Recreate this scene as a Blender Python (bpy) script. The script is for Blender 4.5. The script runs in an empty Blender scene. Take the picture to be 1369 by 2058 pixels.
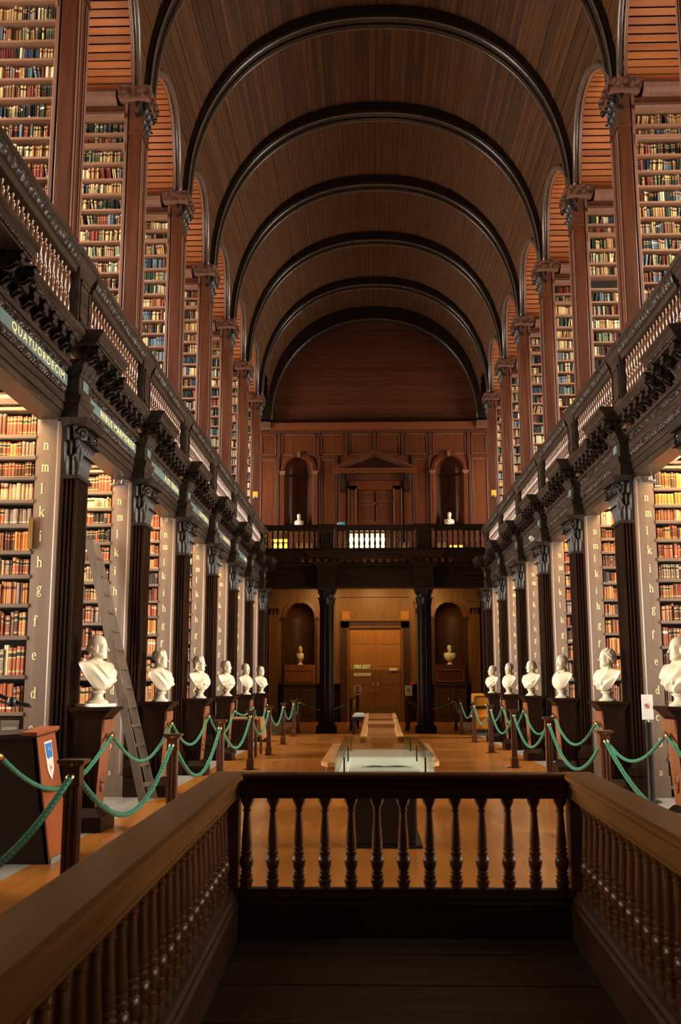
import bpy, bmesh, math, random
import numpy as np
from mathutils import Matrix, Vector, Euler
random.seed(7); np.random.seed(7)
PI = math.pi
sc = bpy.context.scene
COL = sc.collection

# ------------------------------------------------------------------ camera
EYE = 1.573; CX = -0.1896; YAW = 0.02787; PITCH = 0.16842
cam_d = bpy.data.cameras.new('camera'); cam = bpy.data.objects.new('camera', cam_d); COL.objects.link(cam)
cam_d.sensor_fit = 'VERTICAL'; cam_d.sensor_height = 36.0; cam_d.sensor_width = 36.0
cam_d.lens = 2038.2 / 2058 * 36.0
cam_d.clip_start = 0.05; cam_d.clip_end = 200
fw = Vector((-math.sin(YAW) * math.cos(PITCH), math.cos(YAW) * math.cos(PITCH), math.sin(PITCH)))
rt = Vector((math.cos(YAW), math.sin(YAW), 0)); up = rt.cross(fw)
ROLL = -0.0013
r2 = rt * math.cos(ROLL) + up * math.sin(ROLL); u2 = up * math.cos(ROLL) - rt * math.sin(ROLL)
cam.matrix_world = Matrix(((r2.x, u2.x, -fw.x, CX), (r2.y, u2.y, -fw.y, 0), (r2.z, u2.z, -fw.z, EYE), (0, 0, 0, 1)))
cam_d.dof.use_dof = True; cam_d.dof.focus_distance = 14.0; cam_d.dof.aperture_fstop = 4.5
sc.camera = cam
# ------------------------------------------------------------------ colour management, world
sc.view_settings.view_transform = 'Standard'; sc.view_settings.look = 'None'
sc.view_settings.gamma = 1.0; sc.view_settings.use_curve_mapping = False
sc.view_settings.exposure = 0.0
w = bpy.data.worlds.new('world'); sc.world = w; w.use_nodes = True
w.node_tree.nodes['Background'].inputs[0].default_value = (0.75, 0.85, 1.0, 1)
w.node_tree.nodes['Background'].inputs[1].default_value = 0.0

# ------------------------------------------------------------------ layout numbers
Y1 = 11.29; B = 3.5
def YN(n): return Y1 + B * n
XO = 7.0                      # outer walls
YEND = 35.79; YB = 44.0; YGAL = 33.6
SIDES = ((-1, 'left'), (1, 'right'))
ORD = ['nearest', 'second', 'third', 'fourth', 'fifth', 'sixth', 'seventh', 'eighth', 'ninth', 'tenth', 'eleventh', 'twelfth', 'thirteenth', 'fourteenth', 'fifteenth', 'sixteenth', 'seventeenth', 'eighteenth', 'nineteenth', 'twentieth']
def ordn(i):
    if i < len(ORD): return ORD[i]
    i += 1
    return ('twenty-', 'thirty-', 'forty-')[i // 10 - 2] + ['tenth', 'first', 'second', 'third', 'fourth', 'fifth', 'sixth', 'seventh', 'eighth', 'ninth'][i % 10]
def nth(i): return 'first' if i == 0 else ordn(i)

# ------------------------------------------------------------------ lights (windows and the room's own lamps)
def area(name, loc, rot, sx, sy, power, color, spread=PI):
    d = bpy.data.lights.new(name, 'AREA'); d.shape = 'RECTANGLE'; d.size = sx; d.size_y = sy
    d.energy = power; d.color = color; d.spread = spread
    o = bpy.data.objects.new(name, d); COL.objects.link(o); o.location = loc; o.rotation_euler = rot
    return o
DAY = (1.0, 0.905, 0.77); WARM = (1.0, 0.68, 0.33)
P_LOW = 265.0; P_UP = 275.0; P_LAMP = 52.0
for s, sn in SIDES:
    ry = PI / 2 if s < 0 else -PI / 2
    for n in range(-3, 7):
        yc = YN(n) + 2.0; k = {-3: .12, -2: .22, -1: .85}.get(n, 1.0)
        if n < 6: area('window_light_lower', (s * (XO - 0.12), yc, 2.75), (0, -ry, 0), 3.0, 1.7, P_LOW * k, DAY, 1.9)
        area('window_light_upper', (s * (XO - 0.12), yc, 8.3), (0, -ry, 0), 3.2, 1.7, P_UP * k, DAY, 1.9)
    for n in range(0, 7):     # small picture lamps high in each lower alcove
        area('alcove_lamp', (s * 4.5, YN(n) - 0.55, 4.98), (0.45, 0, 0), 1.2, 0.08, P_LAMP, WARM, 2.6)
for x in (-2.2, 0.05, 2.3):
    area('lobby_lamp', (x, 42.2, 5.62), (0.35, 0, 0), 1.0, 0.3, 48, (1.0, 0.56, 0.18))
    area('lobby_lamp', (x, 36.3, 5.62), (0.75, 0, 0), 1.0, 0.3, 38, (1.0, 0.60, 0.22))

# ------------------------------------------------------------------ materials
def newmat(name):
    m = bpy.data.materials.new(name); m.use_nodes = True
    nt = m.node_tree; b = nt.nodes['Principled BSDF']
    return m, nt, b
def plain(name, c, rough=0.5, metal=0.0, emit=None, es=0.0, spec=0.5, noise=0.0):
    m, nt, b = newmat(name)
    b.inputs['Base Color'].default_value = (*c, 1); b.inputs['Roughness'].default_value = rough
    b.inputs['Metallic'].default_value = metal; b.inputs['Specular IOR Level'].default_value = spec
    if emit: b.inputs['Emission Color'].default_value = (*emit, 1); b.inputs['Emission Strength'].default_value = es
    if noise:
        tc = nt.nodes.new('ShaderNodeTexCoord'); nz = nt.nodes.new('ShaderNodeTexNoise'); nz.inputs['Scale'].default_value = 9
        nz.inputs['Detail'].default_value = 5
        nt.links.new(tc.outputs['Object'], nz.inputs['Vector'])
        mx = nt.nodes.new('ShaderNodeMix'); mx.data_type = 'RGBA'
        mx.inputs['A'].default_value = (*[v * (1 - noise) for v in c], 1); mx.inputs['B'].default_value = (*[min(1, v * (1 + noise)) for v in c], 1)
        nt.links.new(nz.outputs['Fac'], mx.inputs['Factor']); nt.links.new(mx.outputs['Result'], b.inputs['Base Color'])
    return m
def wood(name, c1, c2, axis='z', rough=0.4, rand=0.0, scale=6.0, spec=0.5, bump=0.15, coat=0.0, stretch=14.0, rvar=0.12):
    m, nt, b = newmat(name); N = nt.nodes.new; L = nt.links.new
    tc = N('ShaderNodeTexCoord'); mp = N('ShaderNodeMapping')
    sv = [scale] * 3; sv['xyz'.index(axis)] = scale / stretch
    mp.inputs['Scale'].default_value = sv
    oi = N('ShaderNodeObjectInfo')
    va = N('ShaderNodeVectorMath'); va.operation = 'MULTIPLY_ADD'
    L(oi.outputs['Random'], va.inputs[0]); va.inputs[1].default_value = (37, 53, 71); L(tc.outputs['Object'], va.inputs[2])
    L(va.outputs[0], mp.inputs['Vector'])
    nz = N('ShaderNodeTexNoise'); nz.inputs['Scale'].default_value = 2.2; nz.inputs['Detail'].default_value = 8; nz.inputs['Roughness'].default_value = 0.62
    nz.inputs['Distortion'].default_value = 0.6
    L(mp.outputs[0], nz.inputs['Vector'])
    cr = N('ShaderNodeValToRGB'); cr.color_ramp.elements[0].position = 0.3; cr.color_ramp.elements[1].position = 0.72
    cr.color_ramp.elements[0].color = (*c1, 1); cr.color_ramp.elements[1].color = (*c2, 1)
    L(nz.outputs['Fac'], cr.inputs['Fac'])
    out = cr.outputs['Color']
    if rand:
        hs = N('ShaderNodeHueSaturation'); mr = N('ShaderNodeMapRange')
        mr.inputs['To Min'].default_value = 1 - rand; mr.inputs['To Max'].default_value = 1 + rand
        L(oi.outputs['Random'], mr.inputs['Value']); L(mr.outputs[0], hs.inputs['Value']); L(out, hs.inputs['Color']); out = hs.outputs['Color']
    L(out, b.inputs['Base Color'])
    mr2 = N('ShaderNodeMapRange'); mr2.inputs['To Min'].default_value = max(0.03, rough - rvar); mr2.inputs['To Max'].default_value = rough + rvar
    L(nz.outputs['Fac'], mr2.inputs['Value']); L(mr2.outputs[0], b.inputs['Roughness'])
    b.inputs['Specular IOR Level'].default_value = spec
    b.inputs['Coat Weight'].default_value = coat; b.inputs['Coat Roughness'].default_value = 0.15
    if bump:
        bp = N('ShaderNodeBump'); bp.inputs['Strength'].default_value = bump; bp.inputs['Distance'].default_value = 0.004
        L(nz.outputs['Fac'], bp.inputs['Height']); L(bp.outputs[0], b.inputs['Normal'])
    return m
def carved(name, c1, c2, scale=18, rough=0.35):
    """polished dark wood with fine carved relief"""
    m, nt, b = newmat(name); N = nt.nodes.new; L = nt.links.new
    tc = N('ShaderNodeTexCoord'); v = N('ShaderNodeTexVoronoi'); v.inputs['Scale'].default_value = scale; v.feature = 'SMOOTH_F1'
    L(tc.outputs['Object'], v.inputs['Vector'])
    cr = N('ShaderNodeValToRGB'); cr.color_ramp.elements[0].color = (*c2, 1); cr.color_ramp.elements[1].color = (*c1, 1); cr.color_ramp.elements[1].position = 0.7
    L(v.outputs['Distance'], cr.inputs['Fac']); L(cr.outputs[0], b.inputs['Base Color'])
    bp = N('ShaderNodeBump'); bp.inputs['Strength'].default_value = 0.9; bp.inputs['Distance'].default_value = 0.03; bp.invert = True
    L(v.outputs['Distance'], bp.inputs['Height']); L(bp.outputs[0], b.inputs['Normal']); b.inputs['Roughness'].default_value = rough; b.inputs['Specular IOR Level'].default_value = 0.3
    return m
M = {}
M['pil'] = wood('dark_oak', (0.008, 0.0034, 0.0016), (0.026, 0.011, 0.0048), 'z', 0.34, spec=0.12)
M['ent'] = wood('entablature_oak', (0.014, 0.0085, 0.006), (0.048, 0.030, 0.021), 'y', 0.34, spec=0.22)
M['carve'] = carved('carved_oak', (0.008, 0.005, 0.004), (0.044, 0.030, 0.023), 16)
M['carveb'] = carved('carved_brown_wood', (0.040, 0.016, 0.010), (0.17, 0.080, 0.048), 14)
M['leaf'] = wood('carved_leaf_oak', (0.010, 0.007, 0.005), (0.030, 0.021, 0.016), 'z', 0.42, bump=0.3, spec=0.2)
M['board'] = wood('stall_oak', (0.15, 0.098, 0.072), (0.215, 0.145, 0.105), 'z', 0.42, scale=3, bump=0.05)
M['shelf'] = wood('shelf_oak', (0.10, 0.065, 0.045), (0.17, 0.115, 0.08), 'x', 0.45)
M['shelfup'] = wood('gallery_shelf_pine', (0.20, 0.09, 0.05), (0.29, 0.14, 0.08), 'x', 0.45)
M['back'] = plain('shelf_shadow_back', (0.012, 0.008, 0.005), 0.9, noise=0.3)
M['maho'] = wood('red_mahogany', (0.085, 0.022, 0.007), (0.150, 0.040, 0.012), 'z', 0.33, coat=0.15)
M['mahod'] = wood('dark_mahogany', (0.060, 0.018, 0.008), (0.11, 0.034, 0.014), 'z', 0.36)
M['mahox'] = wood('red_mahogany_cross', (0.085, 0.024, 0.009), (0.15, 0.046, 0.018), 'x', 0.4, rand=0.15)
M['frame'] = wood('gallery_frame_wood', (0.13, 0.058, 0.036), (0.20, 0.092, 0.056), 'z', 0.4)
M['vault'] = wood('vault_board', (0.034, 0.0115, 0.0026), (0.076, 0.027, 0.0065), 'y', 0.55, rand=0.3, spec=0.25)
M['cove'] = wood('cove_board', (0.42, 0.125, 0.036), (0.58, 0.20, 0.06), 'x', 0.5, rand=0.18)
M['rib'] = wood('rib_oak', (0.010, 0.006, 0.004), (0.028, 0.017, 0.011), 'z', 0.3)
M['ribtrim'] = wood('rib_moulding', (0.06, 0.04, 0.03), (0.11, 0.075, 0.055), 'z', 0.22)
M['rail'] = wood('handrail_mahogany', (0.15, 0.056, 0.014), (0.27, 0.115, 0.030), 'y', 0.38, coat=0.0, scale=4, bump=0.06, spec=0.22)
M['railx'] = wood('handrail_mahogany_cross_shaded', (0.040, 0.013, 0.004), (0.085, 0.030, 0.009), 'x', 0.36, coat=0.1, scale=4, spec=0.3, bump=0.06)  # same mahogany as the side rails, darkened in colour for the backlit front run
M['bal'] = wood('baluster_mahogany', (0.11, 0.036, 0.010), (0.20, 0.072, 0.022), 'z', 0.22, coat=0.3)
M['kerb'] = wood('kerb_oak', (0.05, 0.020, 0.008), (0.10, 0.042, 0.017), 'y', 0.4)
M['pier'] = wood('pier_mahogany', (0.050, 0.013, 0.005), (0.098, 0.026, 0.008), 'z', 0.36, coat=0.15)
M['gbal'] = wood('gallery_baluster_wood', (0.09, 0.035, 0.015), (0.15, 0.062, 0.028), 'z', 0.2, coat=0.5)
M['well'] = wood('well_boards', (0.035, 0.022, 0.013), (0.075, 0.048, 0.030), 'x', 0.55, scale=3, stretch=8)
M['marble'] = plain('white_marble', (0.88, 0.78, 0.58), 0.45, noise=0.05)
M['plaster'] = plain('cream_plaster', (0.70, 0.62, 0.46), 0.55, noise=0.05)
M['brass'] = plain('polished_brass', (0.9, 0.62, 0.22), 0.22, 1.0)
M['gold'] = plain('gilt_lettering', (0.86, 0.70, 0.36), 0.45)
M['sign'] = plain('frieze_sign_paint', (0.075, 0.12, 0.115), 0.5, noise=0.2)
M['paper'] = plain('white_card', (0.80, 0.77, 0.70), 0.6)
M['ink'] = plain('black_ink', (0.02, 0.02, 0.02), 0.6)
M['red'] = plain('sign_red', (0.55, 0.03, 0.025), 0.5)
M['desk'] = wood('red_desk_wood', (0.30, 0.068, 0.022), (0.42, 0.11, 0.034), 'z', 0.34, scale=3)
M['deskd'] = wood('dark_desk_wood', (0.020, 0.007, 0.004), (0.04, 0.014, 0.008), 'z', 0.5)
M['plinth'] = wood('plinth_dark_wood', (0.008, 0.003, 0.0016), (0.020, 0.0075, 0.0036), 'z', 0.4, spec=.1)
M['plinthr'] = wood('plinth_red_lit_wood', (0.20, 0.068, 0.030), (0.30, 0.11, 0.052), 'z', 0.36)  # red light on the plinths' nave side is put into this colour
M['post'] = wood('post_mahogany', (0.075, 0.024, 0.012), (0.13, 0.046, 0.022), 'z', 0.35)
M['black'] = plain('black_metal', (0.012, 0.011, 0.011), 0.35)
M['steel'] = plain('grey_steel', (0.55, 0.55, 0.55), 0.3, 1.0)
M['orange'] = plain('orange_plastic', (0.82, 0.33, 0.03), 0.35)
M['honey'] = wood('honey_oak', (0.36, 0.165, 0.05), (0.50, 0.255, 0.09), 'y', 0.4, scale=4)
M['honeyx'] = wood('honey_oak_cross', (0.32, 0.14, 0.04), (0.44, 0.21, 0.07), 'x', 0.4, scale=4)
M['cream'] = plain('cream_baize', (0.74, 0.70, 0.58), 0.7, noise=0.05)
M['ladder'] = wood('ladder_wood', (0.085, 0.055, 0.038), (0.15, 0.10, 0.07), 'z', 0.45)
M['teal'] = plain('teal_card', (0.02, 0.42, 0.46), 0.5)
M['blue'] = plain('crest_blue', (0.03, 0.20, 0.62), 0.45)
M['door'] = wood('door_oak', (0.36, 0.15, 0.035), (0.50, 0.225, 0.06), 'z', 0.4, scale=4)
M['doorlow'] = wood('door_oak_lower', (0.16, 0.07, 0.022), (0.24, 0.11, 0.035), 'z', 0.4, scale=4)
M['lobby'] = wood('lobby_oak', (0.16, 0.075, 0.022), (0.26, 0.13, 0.04), 'z', 0.42, scale=4)
M['lobbyd'] = wood('lobby_dark_oak', (0.045, 0.018, 0.008), (0.08, 0.034, 0.014), 'z', 0.4)
M['far'] = wood('end_gallery_oak', (0.010, 0.005, 0.003), (0.026, 0.014, 0.008), 'x', 0.36, spec=0.2)
M['lit'] = plain('lit_showcase_panel', (0.9, 0.8, 0.5), 0.5, emit=(1.0, 0.80, 0.36), es=2.6)
M['litor'] = plain('lit_showcase_amber', (0.9, 0.6, 0.15), 0.5, emit=(1.0, 0.52, 0.06), es=1.6)
M['pane'] = plain('bright_window_pane', (0.8, 0.85, 0.9), 0.3, emit=(1.0, 0.95, 0.87), es=3.0)
M['wallp'] = plain('outer_wall_plaster', (0.55, 0.45, 0.33), 0.7, noise=0.1)
M['exit'] = plain('exit_letters', (0.75, 0.85, 0.35), 0.4, emit=(0.7, 0.9, 0.3), es=0.25)

def rope_mat():
    m, nt, b = newmat('green_rope'); N = nt.nodes.new; L = nt.links.new
    uv = N('ShaderNodeUVMap'); wv = N('ShaderNodeTexWave'); wv.wave_type = 'BANDS'; wv.bands_direction = 'DIAGONAL'
    wv.inputs['Scale'].default_value = 1.0; wv.inputs['Distortion'].default_value = 0.0
    L(uv.outputs[0], wv.inputs['Vector'])
    cr = N('ShaderNodeValToRGB'); cr.color_ramp.elements[0].color = (0.02, 0.13, 0.075, 1); cr.color_ramp.elements[1].color = (0.055, 0.30, 0.17, 1)
    L(wv.outputs['Fac'], cr.inputs['Fac']); L(cr.outputs[0], b.inputs['Base Color'])
    bp = N('ShaderNodeBump'); bp.inputs['Distance'].default_value = 0.006; L(wv.outputs['Fac'], bp.inputs['Height']); L(bp.outputs[0], b.inputs['Normal'])
    b.inputs['Roughness'].default_value = 0.55
    return m
M['rope'] = rope_mat()
def floor_mat():
    m, nt, b = newmat('polished_hall_floor'); N = nt.nodes.new; L = nt.links.new
    tc = N('ShaderNodeTexCoord'); mp = N('ShaderNodeMapping'); mp.inputs['Scale'].default_value = (1.0, 0.09, 1)
    L(tc.outputs['Object'], mp.inputs['Vector'])
    nz = N('ShaderNodeTexNoise'); nz.inputs['Scale'].default_value = 7; nz.inputs['Detail'].default_value = 4; nz.inputs['Roughness'].default_value = 0.5
    L(mp.outputs[0], nz.inputs['Vector'])
    cr = N('ShaderNodeValToRGB'); cr.color_ramp.elements[0].position = 0.25; cr.color_ramp.elements[1].position = 0.78
    cr.color_ramp.elements[0].color = (0.38, 0.130, 0.022, 1); cr.color_ramp.elements[1].color = (0.52, 0.200, 0.038, 1)
    L(nz.outputs['Fac'], cr.inputs['Fac']); L(cr.outputs[0], b.inputs['Base Color'])
    n2 = N('ShaderNodeTexNoise'); n2.inputs['Scale'].default_value = 0.8; n2.inputs['Detail'].default_value = 2
    L(tc.outputs['Object'], n2.inputs['Vector'])
    mr = N('ShaderNodeMapRange'); mr.inputs['To Min'].default_value = 0.16; mr.inputs['To Max'].default_value = 0.26
    L(n2.outputs['Fac'], mr.inputs['Value']); L(mr.outputs[0], b.inputs['Roughness'])
    b.inputs['Specular IOR Level'].default_value = 0.5
    return m
M['floor'] = floor_mat()
M['stone'] = wood('worn_grey_boards', (0.16, 0.14, 0.115), (0.31, 0.28, 0.24), 'y', 0.6, scale=3, stretch=5)
def book_mat():
    m, nt, b = newmat('book_binding'); N = nt.nodes.new; L = nt.links.new
    at = N('ShaderNodeVertexColor'); at.layer_name = 'Col'
    tc = N('ShaderNodeTexCoord'); nz = N('ShaderNodeTexNoise'); nz.inputs['Scale'].default_value = 30; nz.inputs['Detail'].default_value = 4
    L(tc.outputs['Object'], nz.inputs['Vector'])
    mr = N('ShaderNodeMapRange'); mr.inputs['To Min'].default_value = 0.72; mr.inputs['To Max'].default_value = 1.28; L(nz.outputs['Fac'], mr.inputs['Value'])
    mx = N('ShaderNodeVectorMath'); mx.operation = 'SCALE'; L(at.outputs['Color'], mx.inputs[0]); L(mr.outputs[0], mx.inputs['Scale'])
    L(mx.outputs[0], b.inputs['Base Color']); b.inputs['Roughness'].default_value = 0.42
    return m
M['book'] = book_mat()
def glass_mat():
    m = bpy.data.materials.new('case_glass'); m.use_nodes = True; nt = m.node_tree; nt.nodes.clear(); N = nt.nodes.new; L = nt.links.new
    tr = N('ShaderNodeBsdfTransparent'); tr.inputs[0].default_value = (0.94, 0.975, 0.96, 1); gl = N('ShaderNodeBsdfGlossy'); gl.inputs['Roughness'].default_value = 0.03
    fr0 = N('ShaderNodeFresnel'); fr0.inputs[0].default_value = 1.4; fr = N('ShaderNodeMath'); fr.operation = 'MULTIPLY'; L(fr0.outputs[0], fr.inputs[0]); fr.inputs[1].default_value = 0.42; mx = N('ShaderNodeMixShader'); o = N('ShaderNodeOutputMaterial')
    L(fr.outputs[0], mx.inputs[0]); L(tr.outputs[0], mx.inputs[1]); L(gl.outputs[0], mx.inputs[2]); L(mx.outputs[0], o.inputs[0]); return m
M['glass'] = glass_mat()

# ------------------------------------------------------------------ object helpers
W = {}
def nm(name): return name
def setp(o, label=None, cat=None, group=None, kind=None):
    if label: o['label'] = label
    if cat: o['category'] = cat
    if group: o['group'] = group
    if kind: o['kind'] = kind
    return o
def link(o, parent=None, wm=None):
    COL.objects.link(o)
    W[o.name] = wm if wm is not None else Matrix.Identity(4)
    if parent is not None:
        o.parent = parent; o.matrix_parent_inverse = W[parent.name].inverted()
    return o
def thing(name, label, cat, loc=(0, 0, 0), group=None):
    o = bpy.data.objects.new(name, None); o.empty_display_size = 0.1; o.location = loc
    link(o, None, Matrix.Translation(loc)); return setp(o, label, cat, group)
def structure(name, loc=(0, 0, 0)):
    o = bpy.data.objects.new(name, None); o.empty_display_size = 0.1; o.location = loc
    link(o, None, Matrix.Translation(loc)); return setp(o, kind='structure')
def mesh(name, v, f, mat, smooth=False, cols=None):
    me = bpy.data.meshes.new(name); me.from_pydata(v, [], f)
    if mat is not None: me.materials.append(mat)
    if smooth: me.polygons.foreach_set('use_smooth', [True] * len(me.polygons))
    if cols is not None:
        ca = me.color_attributes.new('Col', 'FLOAT_COLOR', 'CORNER')
        arr = np.repeat(np.array(cols, dtype=np.float32), [len(x) for x in f], axis=0)
        arr = np.hstack([arr, np.ones((len(arr), 1), np.float32)]) if arr.shape[1] == 3 else arr
        ca.data.foreach_set('color', arr.ravel())
    me.update(); return me
def put(me, name, parent=None, loc=(0, 0, 0), rot=(0, 0, 0), scale=(1, 1, 1), **kw):
    o = bpy.data.objects.new(name, me)
    o.location = loc; o.rotation_euler = rot; o.scale = scale
    wm = Matrix.LocRotScale(Vector(loc), Euler(rot), Vector(scale))
    link(o, parent, wm); return setp(o, **kw)
class MB:
    def __init__(s): s.v = []; s.f = []
    def add(s, v, f):
        k = len(s.v); s.v += [tuple(p) for p in v]; s.f += [tuple(i + k for i in q) for q in f]; return s
    def box(s, x0, x1, y0, y1, z0, z1):
        if x0 > x1: x0, x1 = x1, x0
        return s.add([(x0, y0, z0), (x1, y0, z0), (x1, y1, z0), (x0, y1, z0), (x0, y0, z1), (x1, y0, z1), (x1, y1, z1), (x0, y1, z1)],
                     [(0, 3, 2, 1), (4, 5, 6, 7), (0, 1, 5, 4), (1, 2, 6, 5), (2, 3, 7, 6), (3, 0, 4, 7)])
    def frust(s, a, za, b, zb):
        """a, b = (x0,x1,y0,y1) at two heights"""
        v = [(a[0], a[2], za), (a[1], a[2], za), (a[1], a[3], za), (a[0], a[3], za), (b[0], b[2], zb), (b[1], b[2], zb), (b[1], b[3], zb), (b[0], b[3], zb)]
        return s.add(v, [(0, 3, 2, 1), (4, 5, 6, 7), (0, 1, 5, 4), (1, 2, 6, 5), (2, 3, 7, 6), (3, 0, 4, 7)])
    def prism(s, prof, axis, a0, a1):
        n = len(prof)
        def P(p, t): return (t, p[0], p[1]) if axis == 'x' else (p[0], t, p[1]) if axis == 'y' else (p[0], p[1], t)
        v = [P(p, a0) for p in prof] + [P(p, a1) for p in prof]
        f = [(i, (i + 1) % n, n + (i + 1) % n, n + i) for i in range(n)] + [tuple(range(n - 1, -1, -1)), tuple(range(n, 2 * n))]
        return s.add(v, f)
    def lathe(s, prof, c=(0, 0, 0), seg=12, square=False):
        n = len(prof); v = []; f = []
        for (r, z) in prof:
            for k in range(seg):
                a = 2 * PI * k / seg + (PI / 4 if square else 0)
                v.append((c[0] + r * math.cos(a), c[1] + r * math.sin(a), c[2] + z))
        for i in range(n - 1):
            for k in range(seg):
                k2 = (k + 1) % seg
                f.append((i * seg + k, i * seg + k2, (i + 1) * seg + k2, (i + 1) * seg + k))
        f.append(tuple(range(seg - 1, -1, -1))); f.append(tuple((n - 1) * seg + k for k in range(seg)))
        return s.add(v, f)
    def tube(s, pts, r, seg=8, cap=True):
        pts = [Vector(p) for p in pts]; n = len(pts); v = []; f = []
        rr = r if isinstance(r, (list, tuple)) else [r] * n
        ref = Vector((0, 0, 1))
        for i, p in enumerate(pts):
            t = (pts[min(i + 1, n - 1)] - pts[max(i - 1, 0)]).normalized()
            a = t.cross(ref)
            if a.length < 1e-3: a = t.cross(Vector((1, 0, 0)))
            a.normalize(); b = a.cross(t)
            for k in range(seg):
                q = p + (a * math.cos(2 * PI * k / seg) + b * math.sin(2 * PI * k / seg)) * rr[i]; v.append(tuple(q))
        for i in range(n - 1):
            for k in range(seg):
                k2 = (k + 1) % seg; f.append((i * seg + k, i * seg + k2, (i + 1) * seg + k2, (i + 1) * seg + k))
        if cap: f.append(tuple(range(seg - 1, -1, -1))); f.append(tuple((n - 1) * seg + k for k in range(seg)))
        return s.add(v, f)
    def grid(s, rows):
        """rows of equally many points, joined into quads"""
        m = len(rows[0]); v = [p for r in rows for p in r]
        return s.add(v, [(i * m + j, i * m + j + 1, (i + 1) * m + j + 1, (i + 1) * m + j) for i in range(len(rows) - 1) for j in range(m - 1)])
    def me(s, name, mat, smooth=False): return mesh(name, s.v, s.f, mat, smooth)
    def put(s, name, mat, parent=None, smooth=False, **kw): return put(s.me(name, mat, smooth), name, parent, **kw)
def autosmooth(me, ang=0.7):
    me.polygons.foreach_set('use_smooth', [True] * len(me.polygons))
    me.set_sharp_from_angle(angle=ang); return me
def bevel_me(me, w=0.01, seg=2):
    bm = bmesh.new(); bm.from_mesh(me)
    bmesh.ops.remove_doubles(bm, verts=bm.verts, dist=1e-5)
    bmesh.ops.bevel(bm, geom=[e for e in bm.edges if len(e.link_faces) == 2 and e.calc_face_angle(0) > 0.5], offset=w, segments=seg, affect='EDGES', profile=0.5)
    bm.to_mesh(me); bm.free(); return me
def rbox(x0, x1, y0, y1, z0, z1, name, mat, parent, w=0.01, **kw):
    me = MB().box(x0, x1, y0, y1, z0, z1).me(name, mat); bevel_me(me, w); return put(me, name, parent, **kw)

# ------------------------------------------------------------------ lettering: lower-case serif letters from strokes
def ring(cx, cy, rx, ry, tx, ty, a0=0, a1=360, n=14):
    o = []; i = []
    for k in range(n + 1):
        a = math.radians(a0 + (a1 - a0) * k / n)
        o.append((cx + rx * math.cos(a), cy + ry * math.sin(a))); i.append((cx + (rx - tx) * math.cos(a), cy + (ry - ty) * math.sin(a)))
    return [(o[k], o[k + 1], i[k + 1], i[k]) for k in range(n)]
def rc(x0, y0, x1, y1): return [((x0, y0), (x1, y0), (x1, y1), (x0, y1))]
S = 0.17; T = 0.06   # thick stem, thin serif (x-height 1)
def serif(x, y): return rc(x - 0.09, y, x + S + 0.09, y + T)
def stem(x, y0, y1): return rc(x, y0, x + S, y1) + serif(x, y0) + rc(x - 0.1, y1 - T, x + S, y1)
def arch(x, w_): return ring(x + w_ / 2, 0.62, w_ / 2, 0.38, S, 0.1, 0, 180) + rc(x + w_ - S, 0, x + w_, 0.62) + serif(x + w_ - S, 0)
GL = {
 'a': ring(0.3, 0.72, 0.26, 0.28, S * .9, 0.09, 0, 170) + rc(0.39, 0.1, 0.56, 0.72) + ring(0.28, 0.27, 0.26, 0.27, S, 0.08) + rc(0.5, 0, 0.68, 0.09),
 'b': stem(0.05, 0, 1.5) + ring(0.4, 0.5, 0.3, 0.5, S, 0.09),
 'c': ring(0.35, 0.5, 0.32, 0.5, S, 0.09, 50, 320) + ring(0.5, 0.76, 0.1, 0.11, 0.1, 0.11),
 'd': ring(0.33, 0.5, 0.3, 0.5, S, 0.09) + rc(0.5, 0, 0.5 + S, 1.5) + rc(0.42, 1.44, 0.6, 1.5) + rc(0.6, 0, 0.78, T),
 'e': ring(0.35, 0.5, 0.32, 0.5, S, 0.09, 0, 315) + rc(0.12, 0.5, 0.66, 0.57),
 'f': rc(0.15, 0, 0.15 + S, 1.2) + serif(0.15, 0) + ring(0.4, 1.2, 0.25, 0.3, S, 0.09, 30, 180) + ring(0.55, 1.3, 0.09, 0.1, 0.09, 0.1) + rc(0.0, 0.93, 0.5, 1.0),
 'g': ring(0.33, 0.67, 0.26, 0.33, S * .8, 0.08) + ring(0.34, -0.22, 0.33, 0.24, 0.1, 0.09) + rc(0.1, 0.16, 0.5, 0.27) + rc(0.52, 0.86, 0.72, 0.98) + rc(0.08, 0.02, 0.2, 0.3),
 'h': stem(0.05, 0, 1.5) + arch(0.05, 0.62),
 'i': stem(0.1, 0, 1.0) + ring(0.18, 1.32, 0.12, 0.13, 0.12, 0.13),
 'k': stem(0.05, 0, 1.5) + [((0.2, 0.42), (0.32, 0.42), (0.66, 0.96), (0.56, 0.96))] + rc(0.45, 0.93, 0.78, 0.99) + [((0.3, 0.5), (0.5, 0.5), (0.76, 0.03), (0.54, 0.03))] + rc(0.45, 0, 0.85, T),
 'l': stem(0.1, 0, 1.5),
 'm': stem(0.05, 0, 1.0) + arch(0.05, 0.56) + arch(0.44, 0.56),
 'n': stem(0.05, 0, 1.0) + arch(0.05, 0.62),
 'o': ring(0.36, 0.5, 0.33, 0.5, S, 0.08),
}
LM = {}
def letter_mesh(ch):
    if ch not in LM:
        v = []; f = []
        for q in GL[ch]:
            k = len(v); v += [(p[0] - 0.36, 0.0, p[1]) for p in q]; v += [(p[0] - 0.36, -0.03, p[1]) for p in q]
            f += [(k, k + 1, k + 2, k + 3), (k + 4, k + 7, k + 6, k + 5)] + [(k + i, k + (i + 1) % 4, k + 4 + (i + 1) % 4, k + 4 + i) for i in range(4)]
        LM[ch] = mesh('letter', v, f, M['gold'])
    return LM[ch]
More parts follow.
